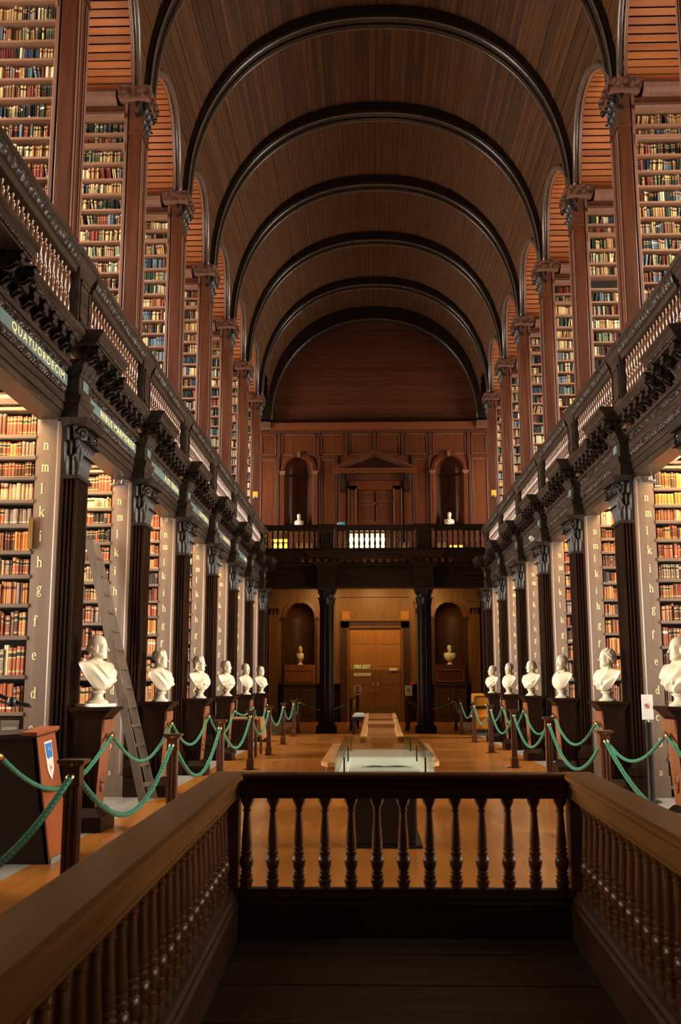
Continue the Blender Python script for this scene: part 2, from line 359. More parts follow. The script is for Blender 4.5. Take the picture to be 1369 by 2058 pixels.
def text_mesh(txt, size, mat, extrude=0.003, bold=0.0, spacing=1.0, width=None):
    c = bpy.data.curves.new('text', 'FONT'); c.body = txt; c.size = size; c.extrude = extrude; c.offset = bold; c.align_x = 'CENTER'; c.align_y = 'CENTER'
    c.space_character = spacing; c.resolution_u = 2
    o = bpy.data.objects.new('text_tmp', c); COL.objects.link(o)
    dg = bpy.context.evaluated_depsgraph_get(); me = bpy.data.meshes.new_from_object(o.evaluated_get(dg))
    bpy.data.objects.remove(o); bpy.data.curves.remove(c)
    me.materials.clear(); me.materials.append(mat)
    return me

# ================================================================== STRUCTURE
fl = structure('floor')
m = MB(); m.box(-3.2, 3.2, 7.15, YB, -0.06, 0); m.box(-3.2, -1.32, -8, 7.15, -0.06, 0); m.box(1.42, 3.2, -8, 7.15, -0.06, 0)
put(m.me('hall_boards', M['floor']), 'hall_boards', fl)
m = MB(); m.box(-XO, -3.2, -8, YB, -0.06, 0.0); m.box(3.2, XO, -8, YB, -0.06, 0.0)
put(m.me('side_boards', M['stone']), 'side_boards', fl)
# well floor: dark boards side by side (across the well)
wf = structure('floor', (0, 3, -0.06))
y = -2.0; i = 0
while y < 6.95:
    wd = 0.22
    rbox(-1.12, 1.25, y, min(y + wd - 0.006, 6.96), -0.12, -0.05 - 0.002 * (i % 3), 'floor_plank', M['well'], wf, 0.004); y += wd; i += 1
put(MB().box(-1.4, 1.4, -8, 7.1, -0.3, -0.13).me('under_floor', M['back']), 'under_floor', wf)

# outer walls with windows (two storeys)
for s, sn in SIDES:
    wl = structure('wall_' + sn)
    m = MB()
    zs = (-0.06, 1.2, 4.3, 6.7, 9.9, 11.0); hw = 0.85
    ys = [-8.0]
    for n in range(-4, 7): ys += [YN(n) + 2.0 - hw, YN(n) + 2.0 + hw]
    ys.append(YB)
    x0, x1 = s * XO, s * (XO + 0.35)
    for i in range(len(ys) - 1):
        if i % 2 == 0: m.box(x0, x1, ys[i], ys[i + 1], zs[0], zs[5])
        else:
            for a, b in ((0, 1), (2, 3), (4, 5)): m.box(x0, x1, ys[i], ys[i + 1], zs[a], zs[b])
    m.put('plaster_wall', M['wallp'], wl)
    k = 0
    for n in range(-1, 7):
        for za, zb in ((1.2, 4.3), (6.7, 9.9)):
            k += 1
            wn = structure('window_%d' % (k + (0 if s < 0 else 16)), (x0, YN(n) + 2, za))
            yc = YN(n) + 2.0; xa, xb = s * (XO + 0.2), s * (XO + 0.26)
            put(MB().box(xa + s * .02, xb - s * .02, yc - hw, yc + hw, za, zb).me('pane', M['pane']), 'pane', wn)
            m = MB()
            for t in range(4): yy = yc - hw + t * 2 * hw / 3; m.box(xa - s * .02, xb, yy - 0.03, yy + 0.03, za, zb)
            for t in range(5): zz = za + t * (zb - za) / 4; m.box(xa - s * .02, xb, yc - hw, yc + hw, zz - 0.03, zz + 0.03)
            m.put('window_frame', M['paper'], wn)
    for n in range(-4, 0):
        m = MB(); m.box(s * 3.6, s * XO, YN(n) + .02, YN(n) + .5, -.06, 11.0); m.put('partition', M['shelf'], wl)
# gallery floors (also the ceilings of the alcoves)
for s, sn in SIDES:
    o = MB().box(s * 3.7, s * XO, -8, YEND, 5.15, 5.58).put('floor', M['shelfup']); setp(o, kind='structure')
put(MB().box(-4.1, 4.1, YGAL + 0.1, YB, 5.72, 6.0).me('floor', M['lobby']), 'floor', kind='structure')
# wall behind the camera, simple
o = MB().box(-XO, XO, -8.3, -8.0, -0.3, 15.6).put('wall_near', M['mahod']); setp(o, kind='structure')

# ------------------------------------------------------------------ ceiling: barrel vault of boards, ribs, cross coves
ZS = 11.0; RV = 4.25; RR = 3.97; XC = 0.04
def se(a, ax, bz, p=2.25):          # stilted, slightly flattened arch
    c, q = math.cos(a), max(0.0, math.sin(a))
    return (XC + math.copysign(ax * abs(c) ** (2 / p), c), ZS + bz * q ** (2 / p))
def vault_pt(a, r): return se(a, r - .37, r)
def vault_x(z):
    d = min(.999, max(0, (z - ZS) / RV)); return (RV - .37) * (1 - d ** 2.25) ** (1 / 2.25)
ceil = structure('ceiling', (0, 20, ZS))
NB = 108; RC = 1.5; RCZ = 1.27
def arch_half(z):
    d = (z - ZS) / RCZ
    return RC * math.sqrt(1 - d * d) if d < 1 else 0.0
def plank_boxes(m, n, k):
    a0 = PI * k / NB + 0.0007; a1 = PI * (k + 1) / NB - 0.0007
    y0 = YN(n) + 0.74; y1 = min(YN(n + 1) + 0.46, YEND); yc = YN(n) + 2.05
    jit = random.uniform(0, 0.012)
    p = [vault_pt(a0, RV + jit), vault_pt(a1, RV + jit), vault_pt(a1, RV + jit + 0.03), vault_pt(a0, RV + jit + 0.03)]
    z = (p[0][1] + p[1][1]) / 2; h = arch_half(z)
    spans = [(y0, y1)] if h < 0.05 else [(y0, yc - h), (yc + h, y1)]
    c = 0
    for a, b in spans:
        if b - a > 0.04: m.prism([(q[0], q[1]) for q in p], 'y', a, b); c += 1
    return c
rest = MB()
for n in range(-3, 7):
    for k in range(NB):
        if n in (1, 2):
            mm = MB()
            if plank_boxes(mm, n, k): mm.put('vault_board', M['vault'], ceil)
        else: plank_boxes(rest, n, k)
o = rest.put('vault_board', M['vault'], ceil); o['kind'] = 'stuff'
# outer shell that keeps light out above the boards
m = MB()
m.grid([[(XC + 4.36 * math.cos(PI * k / 40), yy, ZS + 4.36 * math.sin(PI * k / 40)) for k in range(5, 36)] for yy in (-8, YEND)])
m.grid([[(s_ * 3.9, yy, 12.8), (s_ * 7.4, yy, 12.8)] for yy in (-8, YEND) for s_ in (1,)]); m.grid([[(-3.9, yy, 12.8), (-7.4, yy, 12.8)] for yy in (-8, YEND)])
m.put('roof_lining', M['rib'], ceil)
# ribs
def rib_mesh(y0, y1, rin, rout, name, seg=56):
    prof = [(y0, rout), (y0, rin + .05), (y0 + .03, rin + .02), (y0 + .06, rin), (y0 + (y1 - y0) * .42, rin), (y0 + (y1 - y0) * .45, rin + .05), (y0 + (y1 - y0) * .6, rin + .05),
            (y0 + (y1 - y0) * .63, rin), (y1 - .06, rin), (y1 - .03, rin + .02), (y1, rin + .05), (y1, rout)]
    m = MB(); m.grid([[(lambda q: (q[0], y, q[1]))(se(PI * k / seg, r - .20, r)) for (y, r) in prof] for k in range(seg + 1)])
    return m
for n in range(-3, 7):
    o = rib_mesh(YN(n) + 0.40, YN(n) + 0.78, RR, RV + 0.06, 'rib').put('rib', M['rib'], ceil)
    for yy in (YN(n) + 0.415, YN(n) + 0.765):
        m = MB(); m.tube([(lambda q: (q[0], yy, q[1]))(se(PI * k / 56, RR - .19, RR + .012)) for k in range(57)], 0.022, 6)
        m.put('rib_moulding', M['ribtrim'], o, smooth=True)
m = MB(); m.grid([[(lambda q: (q[0], y, q[1]))(se(PI * k / 56, ax, bz, 2.1)) for (y, ax, bz) in ((YEND - .35, 4.1, 4.31), (YEND - .35, 3.72, 3.80), (YEND - .32, 3.69, 3.76), (YEND + .02, 3.69, 3.76))] for k in range(57)])
o = m.put('rib', M['rib'], ceil)
m = MB(); m.tube([(lambda q: (q[0], YEND - .33, q[1]))(se(PI * k / 56, 3.70, 3.77, 2.1)) for k in range(57)], 0.022, 6)
m.put('rib_moulding', M['ribtrim'], o, smooth=True)
# cross coves over the gallery bays
NCV = 34
for s, sn in SIDES:
    for n in range(-1, 7):
        if n == 6: continue
        cv = structure('ceiling', (s * 5, YN(n) + 2.05, ZS))
        yc = YN(n) + 2.05; rest = MB()
        for k in range(NCV):
            mm = MB() if n in (-1, 0, 1, 2, 3) and k < 28 else rest
            a0 = PI * k / NCV + 0.009; a1 = PI * (k + 1) / NCV - 0.009; j = random.uniform(0, 0.008)
            q = []
            for a, r in ((a0, RC + j), (a1, RC + j), (a1, RC + .03 + j), (a0, RC + .03 + j)):
                yy = yc + r * math.cos(a); zz = ZS + (r - RC + RCZ) * math.sin(a); q.append((yy, zz))
            zi = (q[0][1] + q[1][1]) / 2
            xin = vault_x(zi) + .02
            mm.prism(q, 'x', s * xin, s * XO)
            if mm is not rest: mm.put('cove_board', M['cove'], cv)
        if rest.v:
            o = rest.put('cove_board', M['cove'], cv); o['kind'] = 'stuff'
        # dark backing behind the gaps between the boards
        m = MB(); m.grid([[(s * 3.9, yc + 1.56 * math.cos(PI * k / 24), ZS + 1.33 * math.sin(PI * k / 24)), (s * XO, yc + 1.56 * math.cos(PI * k / 24), ZS + 1.33 * math.sin(PI * k / 24))] for k in range(25)])
        m.put('cove_backing', M['rib'], cv)
        pts = []; pts2 = []
        for k in range(33):
            a = PI * k / 32; zz = ZS + RCZ * math.sin(a); yy = yc + 1.5 * math.cos(a)
            xin = vault_x(zz); pts.append((s * (xin - .03), yy, zz)); pts2.append((s * (xin + .05), yc + 1.45 * math.cos(a), ZS + (RCZ - .05) * math.sin(a)))
        o = MB().tube(pts, 0.055, 8).put('arch_moulding', M['ribtrim'], cv, smooth=True)
        MB().tube(pts2, 0.03, 6).put('arch_bead', M['frame'], o, smooth=True)
        # solid end walls of the cove above the bookcases
        m = MB(); ring_ = [(yc + 1.5 * math.cos(PI * k / 24), ZS + RCZ * math.sin(PI * k / 24)) for k in range(25)]
        m.add([(s * (XO + .02), a, b) for a, b in ring_], [tuple(range(25))]); m.put('cove_end', M['wallp'], cv)

# ================================================================== PILASTERS (lower order)
def fluted_profile(x0, x1, y0, y1, nx, ny, d=0.014):
    """rectangle in (x,y) with flutes cut in the near (y0) and nave (x0) faces; x0 is the nave side"""
    p = []
    def run(a, b, n, f):
        L = b - a; mg = abs(L) * 0.1; sg = 1 if L > 0 else -1
        u = (abs(L) - 2 * mg) / n
        for i in range(n):
            c = a + sg * (mg + u * (i + .5)); h = u * 0.34
            for t, dd in ((-h, 0), (-h * .6, d), (h * .6, d), (h, 0)): p.append(f(c + sg * t, dd))
    p.append((x1, y0)); run(x1, x0, nx, lambda t, dd: (t, y0 + dd)); p.append((x0, y0))
    sgn = 1 if x1 > x0 else -1
    run(y0, y1, ny, lambda t, dd: (x0 + sgn * dd, t)); p.append((x0, y1)); p.append((x1, y1))
    return p
def leaf_mesh():
    """acanthus leaf: wide blade that curls outward at its tip, faces +y... built in x (width) / y (out) / z (up)"""
    rows = []
    H = 1.0
    for i in range(8):
        t = i / 7
        if t < .75: z = t * 1.0; out = .06 + .22 * t ** 2.5
        else: u = (t - .75) / .25; z = .75 + .14 * math.sin(u * PI * .9); out = .17 + .24 * u
        wd = .34 * math.sin(PI * min(1, .22 + .74 * t)) ** .7 * (1 - .12 * (i % 2))
        r = []
        for j in range(7):
            s = (j - 3) / 3
            r.append((s * wd, out - .10 * abs(s) ** 1.5 + .035 * (1 if j in (1, 3, 5) else 0), z + (.05 if j in (1, 5) else 0) * (t > .3)))
        rows.append(r)
    m = MB(); m.grid(rows)
    back = [[(x, y - .05, z) for x, y, z in r] for r in rows]; m.grid([list(reversed(r)) for r in back])
    return autosmooth(m.me('acanthus_leaf', M['leaf']), 0.9)
LEAF = leaf_mesh()
def volute_mesh():
    m = MB(); pts = []
    for i in range(26):
        t = i / 25; a = -PI / 2 + t * 3.3 * PI; r = .5 * (1 - t) + .06
        pts.append((0, r * math.cos(a), r * math.sin(a)))
    m.tube(pts, [.16 * (1 - .55 * i / 25) for i in range(26)], 6)
    return m.me('volute', M['leaf'], True)
VOL = volute_mesh()
def capital(parent, x0, x1, y0, y1, z0, z1, mat, name='capital', vis=('near', 'nave')):
    """square Corinthian capital; x0 nave side. leaves on the near (-y) and nave faces"""
    sg = 1 if x1 > x0 else -1
    H = z1 - z0; m = MB()
    m.frust(tuple(sorted((x0, x1))) + (y0, y1), z0, tuple(sorted((x0 - sg * .02, x1))) + (y0 - .02, y1 + .02), z0 + H * .86)
    m.frust(tuple(sorted((x0 - sg * .10, x1))) + (y0 - .10, y1 + .10), z0 + H * .86, tuple(sorted((x0 - sg * .14, x1))) + (y0 - .14, y1 + .14), z0 + H)
    m.frust(tuple(sorted((x0 - sg * .03, x1))) + (y0 - .03, y1 + .03), z0 - .04, tuple(sorted((x0 - sg * .035, x1))) + (y0 - .035, y1 + .035), z0)
    c = m.put(name, mat, parent)
    lz = H * .40
    def leaves(n, f, rot, row):
        for i in range(n):
            t = (i + .5) / n if row % 2 == 0 else (i / (n - 1) if n > 1 else .5)
            put(LEAF, 'acanthus_leaf', c, f(t), rot, (lz * .62, lz * (.95 + .3 * row), lz))
    rn = (0, 0, PI); rv = (0, 0, PI / 2 if sg > 0 else -PI / 2)
    for row in (0, 1, 2):
        zz = z0 + row * H * .25
        k1 = max(1, round(abs(x1 - x0) / .10)); k2 = max(2, round((y1 - y0) / .115))
        leaves(k1 + (row % 2 and k1 > 1), lambda t: (x1 + (x0 - x1) * (.3 + .7 * t), y0 + .005, zz), rn, row if k1 > 1 else 0)
        leaves(k2 + row % 2, lambda t: (x0 + sg * .005, y0 + (y1 - y0) * t, zz), rv, row)
    for yy, r in ((y0 - .03, -.6), (y1 + .03, .6)):
        put(VOL, 'volute', c, (x0 - sg * .05, yy, z0 + H * .74), (0, 0, PI / 2 * 0 + (r if sg > 0 else -r) + PI / 2), (.10, .13, .13))
    put(VOL, 'volute', c, (x0 - sg * .07, (y0 + y1) / 2, z0 + H * .72), (0, 0, 0), (.1, .09, .09))
    return c
for s, sn in SIDES:
    for n in range(0, 7):
        y0 = YN(n); x0, x1 = s * 3.52, s * 3.70
        t = thing('pilaster', 'dark fluted pilaster with leafy capital, %s on the %s side of the hall' % (ordn(n), sn), 'pilaster', (s * 3.6, y0 + .22, 0), 'fluted pilasters along the nave')
        m = MB(); m.prism(fluted_profile(x0, x1, y0, y0 + .46, 3, 7), 'z', .52, 3.90); m.put('shaft', M['pil'], t)
        m = MB(); m.frust(tuple(sorted((x0 - s * .05, x1))) + (y0 - .05, y0 + .51), .40, tuple(sorted((x0 - s * .01, x1))) + (y0 - .01, y0 + .47), .52)
        m.box(x0 - s * .07, x1, y0 - .07, y0 + .53, 0.30, .41); m.box(x0 - s * .05, x1, y0 - .05, y0 + .51, 0, .30)
        m.put('base', M['pil'], t)
        capital(t, x0, x1, y0, y0 + .46, 3.94, 4.59, M['leaf'])

# ================================================================== STALL BOOKCASES (lower)
ROWS_L = [0.16, 0.55, 0.93, 1.277, 1.679, 2.113, 2.475, 2.801, 3.079, 3.382, 3.665, 3.938, 4.179, 4.427, 4.76, 5.02]
LET = 'abcdefghiklmno'
def stall_xmax(n): return 6.9
for s, sn in SIDES:
    for n in range(0, 7):
        yf = YN(n) + .02; yb = YN(n) + .50
        t = thing('stall_bookcase', 'tall oak bookcase of gilt-lettered shelves behind the %s pilaster on the %s' % (ordn(n), sn), 'bookcase', (s * 4.6, yf, 0), 'lower stall bookcases')
        rbox(s * 3.705, s * 3.78, yf - .012, yb, .3, 4.595, 'edge_moulding', M['board'], t, .02)
        lb = put(MB().box(s * 3.78, s * 4.02, yf + .012, yf + .06, .3, 5.148).me('letter_board', M['board']), 'letter_board', t)
        put(MB().box(s * 3.71, s * 4.03, yf - .03, yf + .06, 0, .3).me('plinth_board', M['board']), 'plinth_board', t)
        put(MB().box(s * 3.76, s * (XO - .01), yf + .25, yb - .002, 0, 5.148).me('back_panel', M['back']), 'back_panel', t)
        put(MB().box(s * 3.99, s * 4.02, yf + .03, yf + .25, .3, 5.148).me('side_panel', M['board']), 'side_panel', t)
        for z in ROWS_L:
            rbox(s * 4.015, s * (XO - .01), yf - .005, yf + .25, z - .045, z, 'shelf', M['shelf'], t, .006)
        if n == 0: put(MB().box(s * 4.0, s * 4.05, yf - .035, yf, 3.09, 3.45).me('brass_bracket', M['brass']), 'shelf_bracket', t)
        m = MB(); m.prism([(yf - .05, 4.78), (yf - .09, 4.84), (yf - .09, 4.88), (yf - .02, 4.93), (yf - .006, 4.93), (yf - .006, 4.78)], 'x', s * 4.1, s * (XO - .01)); m.put('top_moulding', M['board'], t)
        hmax = 13 if (n < 2 or s > 0) else 14
        for i, ch in enumerate(LET[:hmax]):
            zc = (ROWS_L[i] + ROWS_L[i + 1]) / 2 - .06 + random.uniform(-.02, .02)
            sc_ = .082
            put(letter_mesh(ch), 'letter', lb, (s * 3.915 + random.uniform(-.012, .012), yf + .012, zc), (0, 0, 0), (sc_, .12, sc_))

# ================================================================== ENTABLATURES
def scallop(x, out, y0, y1, z0, z1, step, s):
    """egg-and-dart band: one strip with rounded bumps along y"""
    n = max(2, int(round((y1 - y0) / step))); rows = [[] for _ in range(5)]
    for k in range(n * 4 + 1):
        yy = y0 + (y1 - y0) * k / (n * 4); b = (0.0, .75, 1.0, .75)[k % 4]
        for r, (zf, of) in enumerate(((0, .2), (.25, .65), (.5, 1), (.8, .9), (1, 1.05))):
            rows[r].append((x - s * out * (of * (.45 + .55 * b) if r in (1, 2) else of * .8), yy, z0 + (z1 - z0) * zf))
    return MB().grid(rows)
def mod_mesh():
    m = MB(); p = []
    for (a, z) in ((0, 0), (.05, -.012), (.10, 0), (.13, .03), (.16, .05), (.19, .04), (.20, .075), (.185, .10), (.20, .13), (0, .13)): p.append((a, z))
    m.prism(p, 'y', -.055, .055); m.box(-.0, .215, -.065, .065, .13, .15)
    m.prism([(a * .9 + .02, z - .018) for a, z in p[:6]] + [(.02, .05)], 'y', -.03, .03)
    return m.me('modillion', M['carve'])
MOD = mod_mesh()
ENT = {}
SIGNS = {-1: 'QUATUORDECIM', 0: 'NIBUS MARMOREIS', 1: 'A ET TERRA', 2: 'SUMPTIBUS', 3: 'ACADEMIAE', 4: 'CURA'}
for s, sn in SIDES:
    for n in range(-1, 7):
        ya = YN(n) + .50; yb = YN(n + 1) - .001 if n < 6 else 33.5
        ylab = 'frame edge' if n < 0 else '%s pilaster' % ordn(n)
        t = thing('entablature', 'carved dark entablature with modillions running on from the %s on the %s side' % (ylab, sn), 'entablature', (s * 3.8, ya, 4.6), 'entablatures under the side galleries')
        ENT[(s, n)] = t
        a = lambda x: s * x
        for (xx, za, zb) in ((3.735, 4.60, 4.70), (3.715, 4.70, 4.80), (3.695, 4.80, 4.885)):
            put(MB().box(a(xx), a(4.0), ya, yb, za, zb).me('fascia', M['ent']), 'fascia', t)
        scallop(a(3.69), .045, ya + .06, yb - .1, 4.885, 4.965, .075, s).put('carved_band', M['carve'], t)
        put(MB().box(a(3.70), a(4.0), ya, yb, 4.885, 5.58).me('frieze', M['ent']), 'frieze', t)
        scallop(a(3.69), .055, ya + .1, yb - .1, 5.125, 5.195, .075, s).put('carved_band', M['carve'], t)
        m = MB(); m.prism([(a(3.70), 5.195), (a(3.62), 5.20), (a(3.60), 5.235), (a(3.62), 5.245), (a(3.70), 5.245)], 'y', ya + .1, yb - .1); m.put('bed_moulding', M['ent'], t)
        scallop(a(3.66), .05, ya + .1, yb - .1, 5.245, 5.30, .11, s).put('leaf_band', M['carve'], t)
        k = 0; yy = ya + .62
        while yy < yb - .3:
            put(MOD, 'modillion', t, (a(3.70), yy, 5.275), (0, 0, PI if s > 0 else 0), (1.1, 1.3, 1.2)); yy += .31; k += 1
        m = MB(); m.prism([(a(3.72), 5.45), (a(3.49), 5.45), (a(3.485), 5.49), (a(3.46), 5.50), (a(3.455), 5.52), (a(3.43), 5.545), (a(3.425), 5.575), (a(3.44), 5.585), (a(3.9), 5.60)], 'y', ya + .55, yb - .225)
        m.put('cornice', M['ent'], t)
        scallop(a(3.485), .02, ya + .55, yb - .2, 5.475, 5.50, .06, s).put('carved_band', M['carve'], t)
        # block that breaks forward over the pilaster
        if n >= 0:
            y0, y1 = YN(n) + .002, YN(n) + .499
            bl = put(MB().box(a(3.54), a(3.75), y0, y1, 4.60, 4.885).box(a(3.545), a(3.75), y0 + .005, y1, 4.885, 5.20).me('block', M['ent']), 'block', t)
            m = MB(); m.frust(tuple(sorted((a(3.53), a(3.75)))) + (y0 - .01, y1 + .01), 4.80, tuple(sorted((a(3.50), a(3.69)))) + (y0 - .04, y1 + .04), 4.89); m.put('block_moulding', M['ent'], bl)
            m = MB(); m.frust(tuple(sorted((a(3.53), a(3.75)))) + (y0 - .01, y1 + .01), 5.12, tuple(sorted((a(3.46), a(3.69)))) + (y0 - .09, y1 + .09), 5.30); m.put('bed_moulding', M['carve'], bl)
            for q in range(2): put(MOD, 'modillion', t, (a(3.52), y0 + .10 + .36 * q, 5.30), (0, 0, PI if s > 0 else 0))
            put(MB().box(a(3.53), a(3.545), y0 + .12, y0 + .34, 4.985, 5.105).me('small_plaque', M['sign']), 'small_plaque', bl)
        if n >= -1:
            yy0, yy1 = YN(n) - .22, YN(n) + 1.02
            m = MB(); m.prism([(a(3.69), 5.44), (a(3.30), 5.44), (a(3.29), 5.49), (a(3.265), 5.50), (a(3.255), 5.53), (a(3.225), 5.56), (a(3.22), 5.595), (a(3.235), 5.605), (a(3.69), 5.61)], 'y', yy0, yy1)
            m.put('cornice_break', M['ent'], t)
            scallop(a(3.285), .02, yy0, yy1, 5.465, 5.495, .06, s).put('carved_band', M['carve'], t)
            for q in range(3): put(MOD, 'modillion', t, (a(3.50), YN(n) - .05 + .36 * q + .5 * (q > 0), 5.295), (0, 0, PI if s > 0 else 0))
        # painted frieze panel
        if n < 5:
            pa, pb = (YN(n) + .75, yb - .06)
            sg_ = put(MB().box(a(3.665), a(3.70), pa, pb, 4.975, 5.115).me('sign_panel', M['sign'] if s < 0 else M['ent']), 'sign_panel', t)
            if s < 0 and n in SIGNS:
                me = text_mesh(SIGNS[n], .125, M['gold'], .004, .0015, 1.25)
                L_ = max(v.co.x for v in me.vertices) - min(v.co.x for v in me.vertices)
                fx = min(1.5, (pb - pa - .25) / L_)
                put(me, 'lettering', sg_, (a(3.662), pb - .14 - L_ * fx / 2, 5.045), (PI / 2, 0, PI / 2), (fx, 1, 1))
            else:
                m = MB(); m.box(a(3.655), a(3.668), pa, pb, 4.975, 4.99); m.box(a(3.655), a(3.668), pa, pb, 5.10, 5.115); m.put('panel_moulding', M['ent'], sg_)

# ================================================================== SIDE GALLERY BALUSTRADES
BALP = [(.030, 0), (.030, .05), (.020, .07), (.026, .09), (.034, .14), (.036, .19), (.026, .26), (.017, .30), (.024, .315), (.017, .33), (.026, .37), (.036, .44), (.030, .52), (.018, .56), (.024, .575), (.03, .585), (.03, .62)]
GB = autosmooth(MB().lathe(BALP, seg=10).me('baluster', M['gbal']), .8)
for s, sn in SIDES:
    for n in range(-1, 7):
        a = lambda x: s * x
        yp = YN(n); yb = YN(n + 1) if n < 6 else 33.4
        t = thing('gallery_balustrade', 'turned gallery balustrade above the entablature, %s stretch on the %s side' % (ordn(n + 1), sn), 'balustrade', (s * 3.68, yp, 5.6), 'side gallery balustrades')
        p = put(MB().box(a(3.60), a(3.755), yp + .02, yp + .50, 5.615, 6.50).me('pedestal', M['ent']), 'pedestal', t)
        put(MB().box(a(3.57), a(3.765), yp - .03, yp + .55, 5.615, 5.74).me('pedestal_foot', M['ent']), 'pedestal_foot', p)
        m = MB(); m.frust(tuple(sorted((a(3.60), a(3.755)))) + (yp + .0, yp + .52), 6.42, tuple(sorted((a(3.545), a(3.765)))) + (yp - .07, yp + .60), 6.58)
        m.box(a(3.535), a(3.766), yp - .08, yp + .62, 6.58, 6.66); m.put('pedestal_cap', M['ent'], p)
        m = MB()
        for (ya_, yb_, za, zb) in ((yp + .06, yp + .46, 6.30, 6.34), (yp + .06, yp + .46, 5.82, 5.86), (yp + .06, yp + .10, 5.82, 6.34), (yp + .42, yp + .46, 5.82, 6.34)): m.box(a(3.585), a(3.60), ya_, yb_, za, zb)
        m.put('panel_moulding', M['ent'], p)
        ya = yp + .55
        if yb - ya > .3:
            m = MB(); m.prism([(a(3.61), 6.36), (a(3.60), 6.42), (a(3.575), 6.44), (a(3.575), 6.555), (a(3.54), 6.58), (a(3.535), 6.63), (a(3.56), 6.65), (a(3.76), 6.65), (a(3.765), 6.60), (a(3.75), 6.36)], 'y', ya + .075, yb - .085)
            r_ = m.put('top_rail', M['ent'], t)
            scallop(a(3.575), .035, ya + .075, yb - .085, 6.435, 6.555, .12, s).put('carved_band', M['carve'], r_)
            m = MB(); m.box(a(3.60), a(3.765), ya + .002, yb - .032, 5.615, 5.70); m.box(a(3.62), a(3.75), ya + .002, yb - .032, 5.70, 5.75); m.put('bottom_rail', M['ent'], t)
            put(MB().box(a(3.63), a(3.75), ya + .002, ya + .05, 5.74, 6.37).me('end_stile', M['ent']), 'end_stile', t)
            nb = max(2, int((yb - ya - .1) / .145))
            for k in range(nb): put(GB, 'baluster', t, (a(3.69), ya + .10 + (yb - ya - .16) * (k + .5) / nb, 5.745))

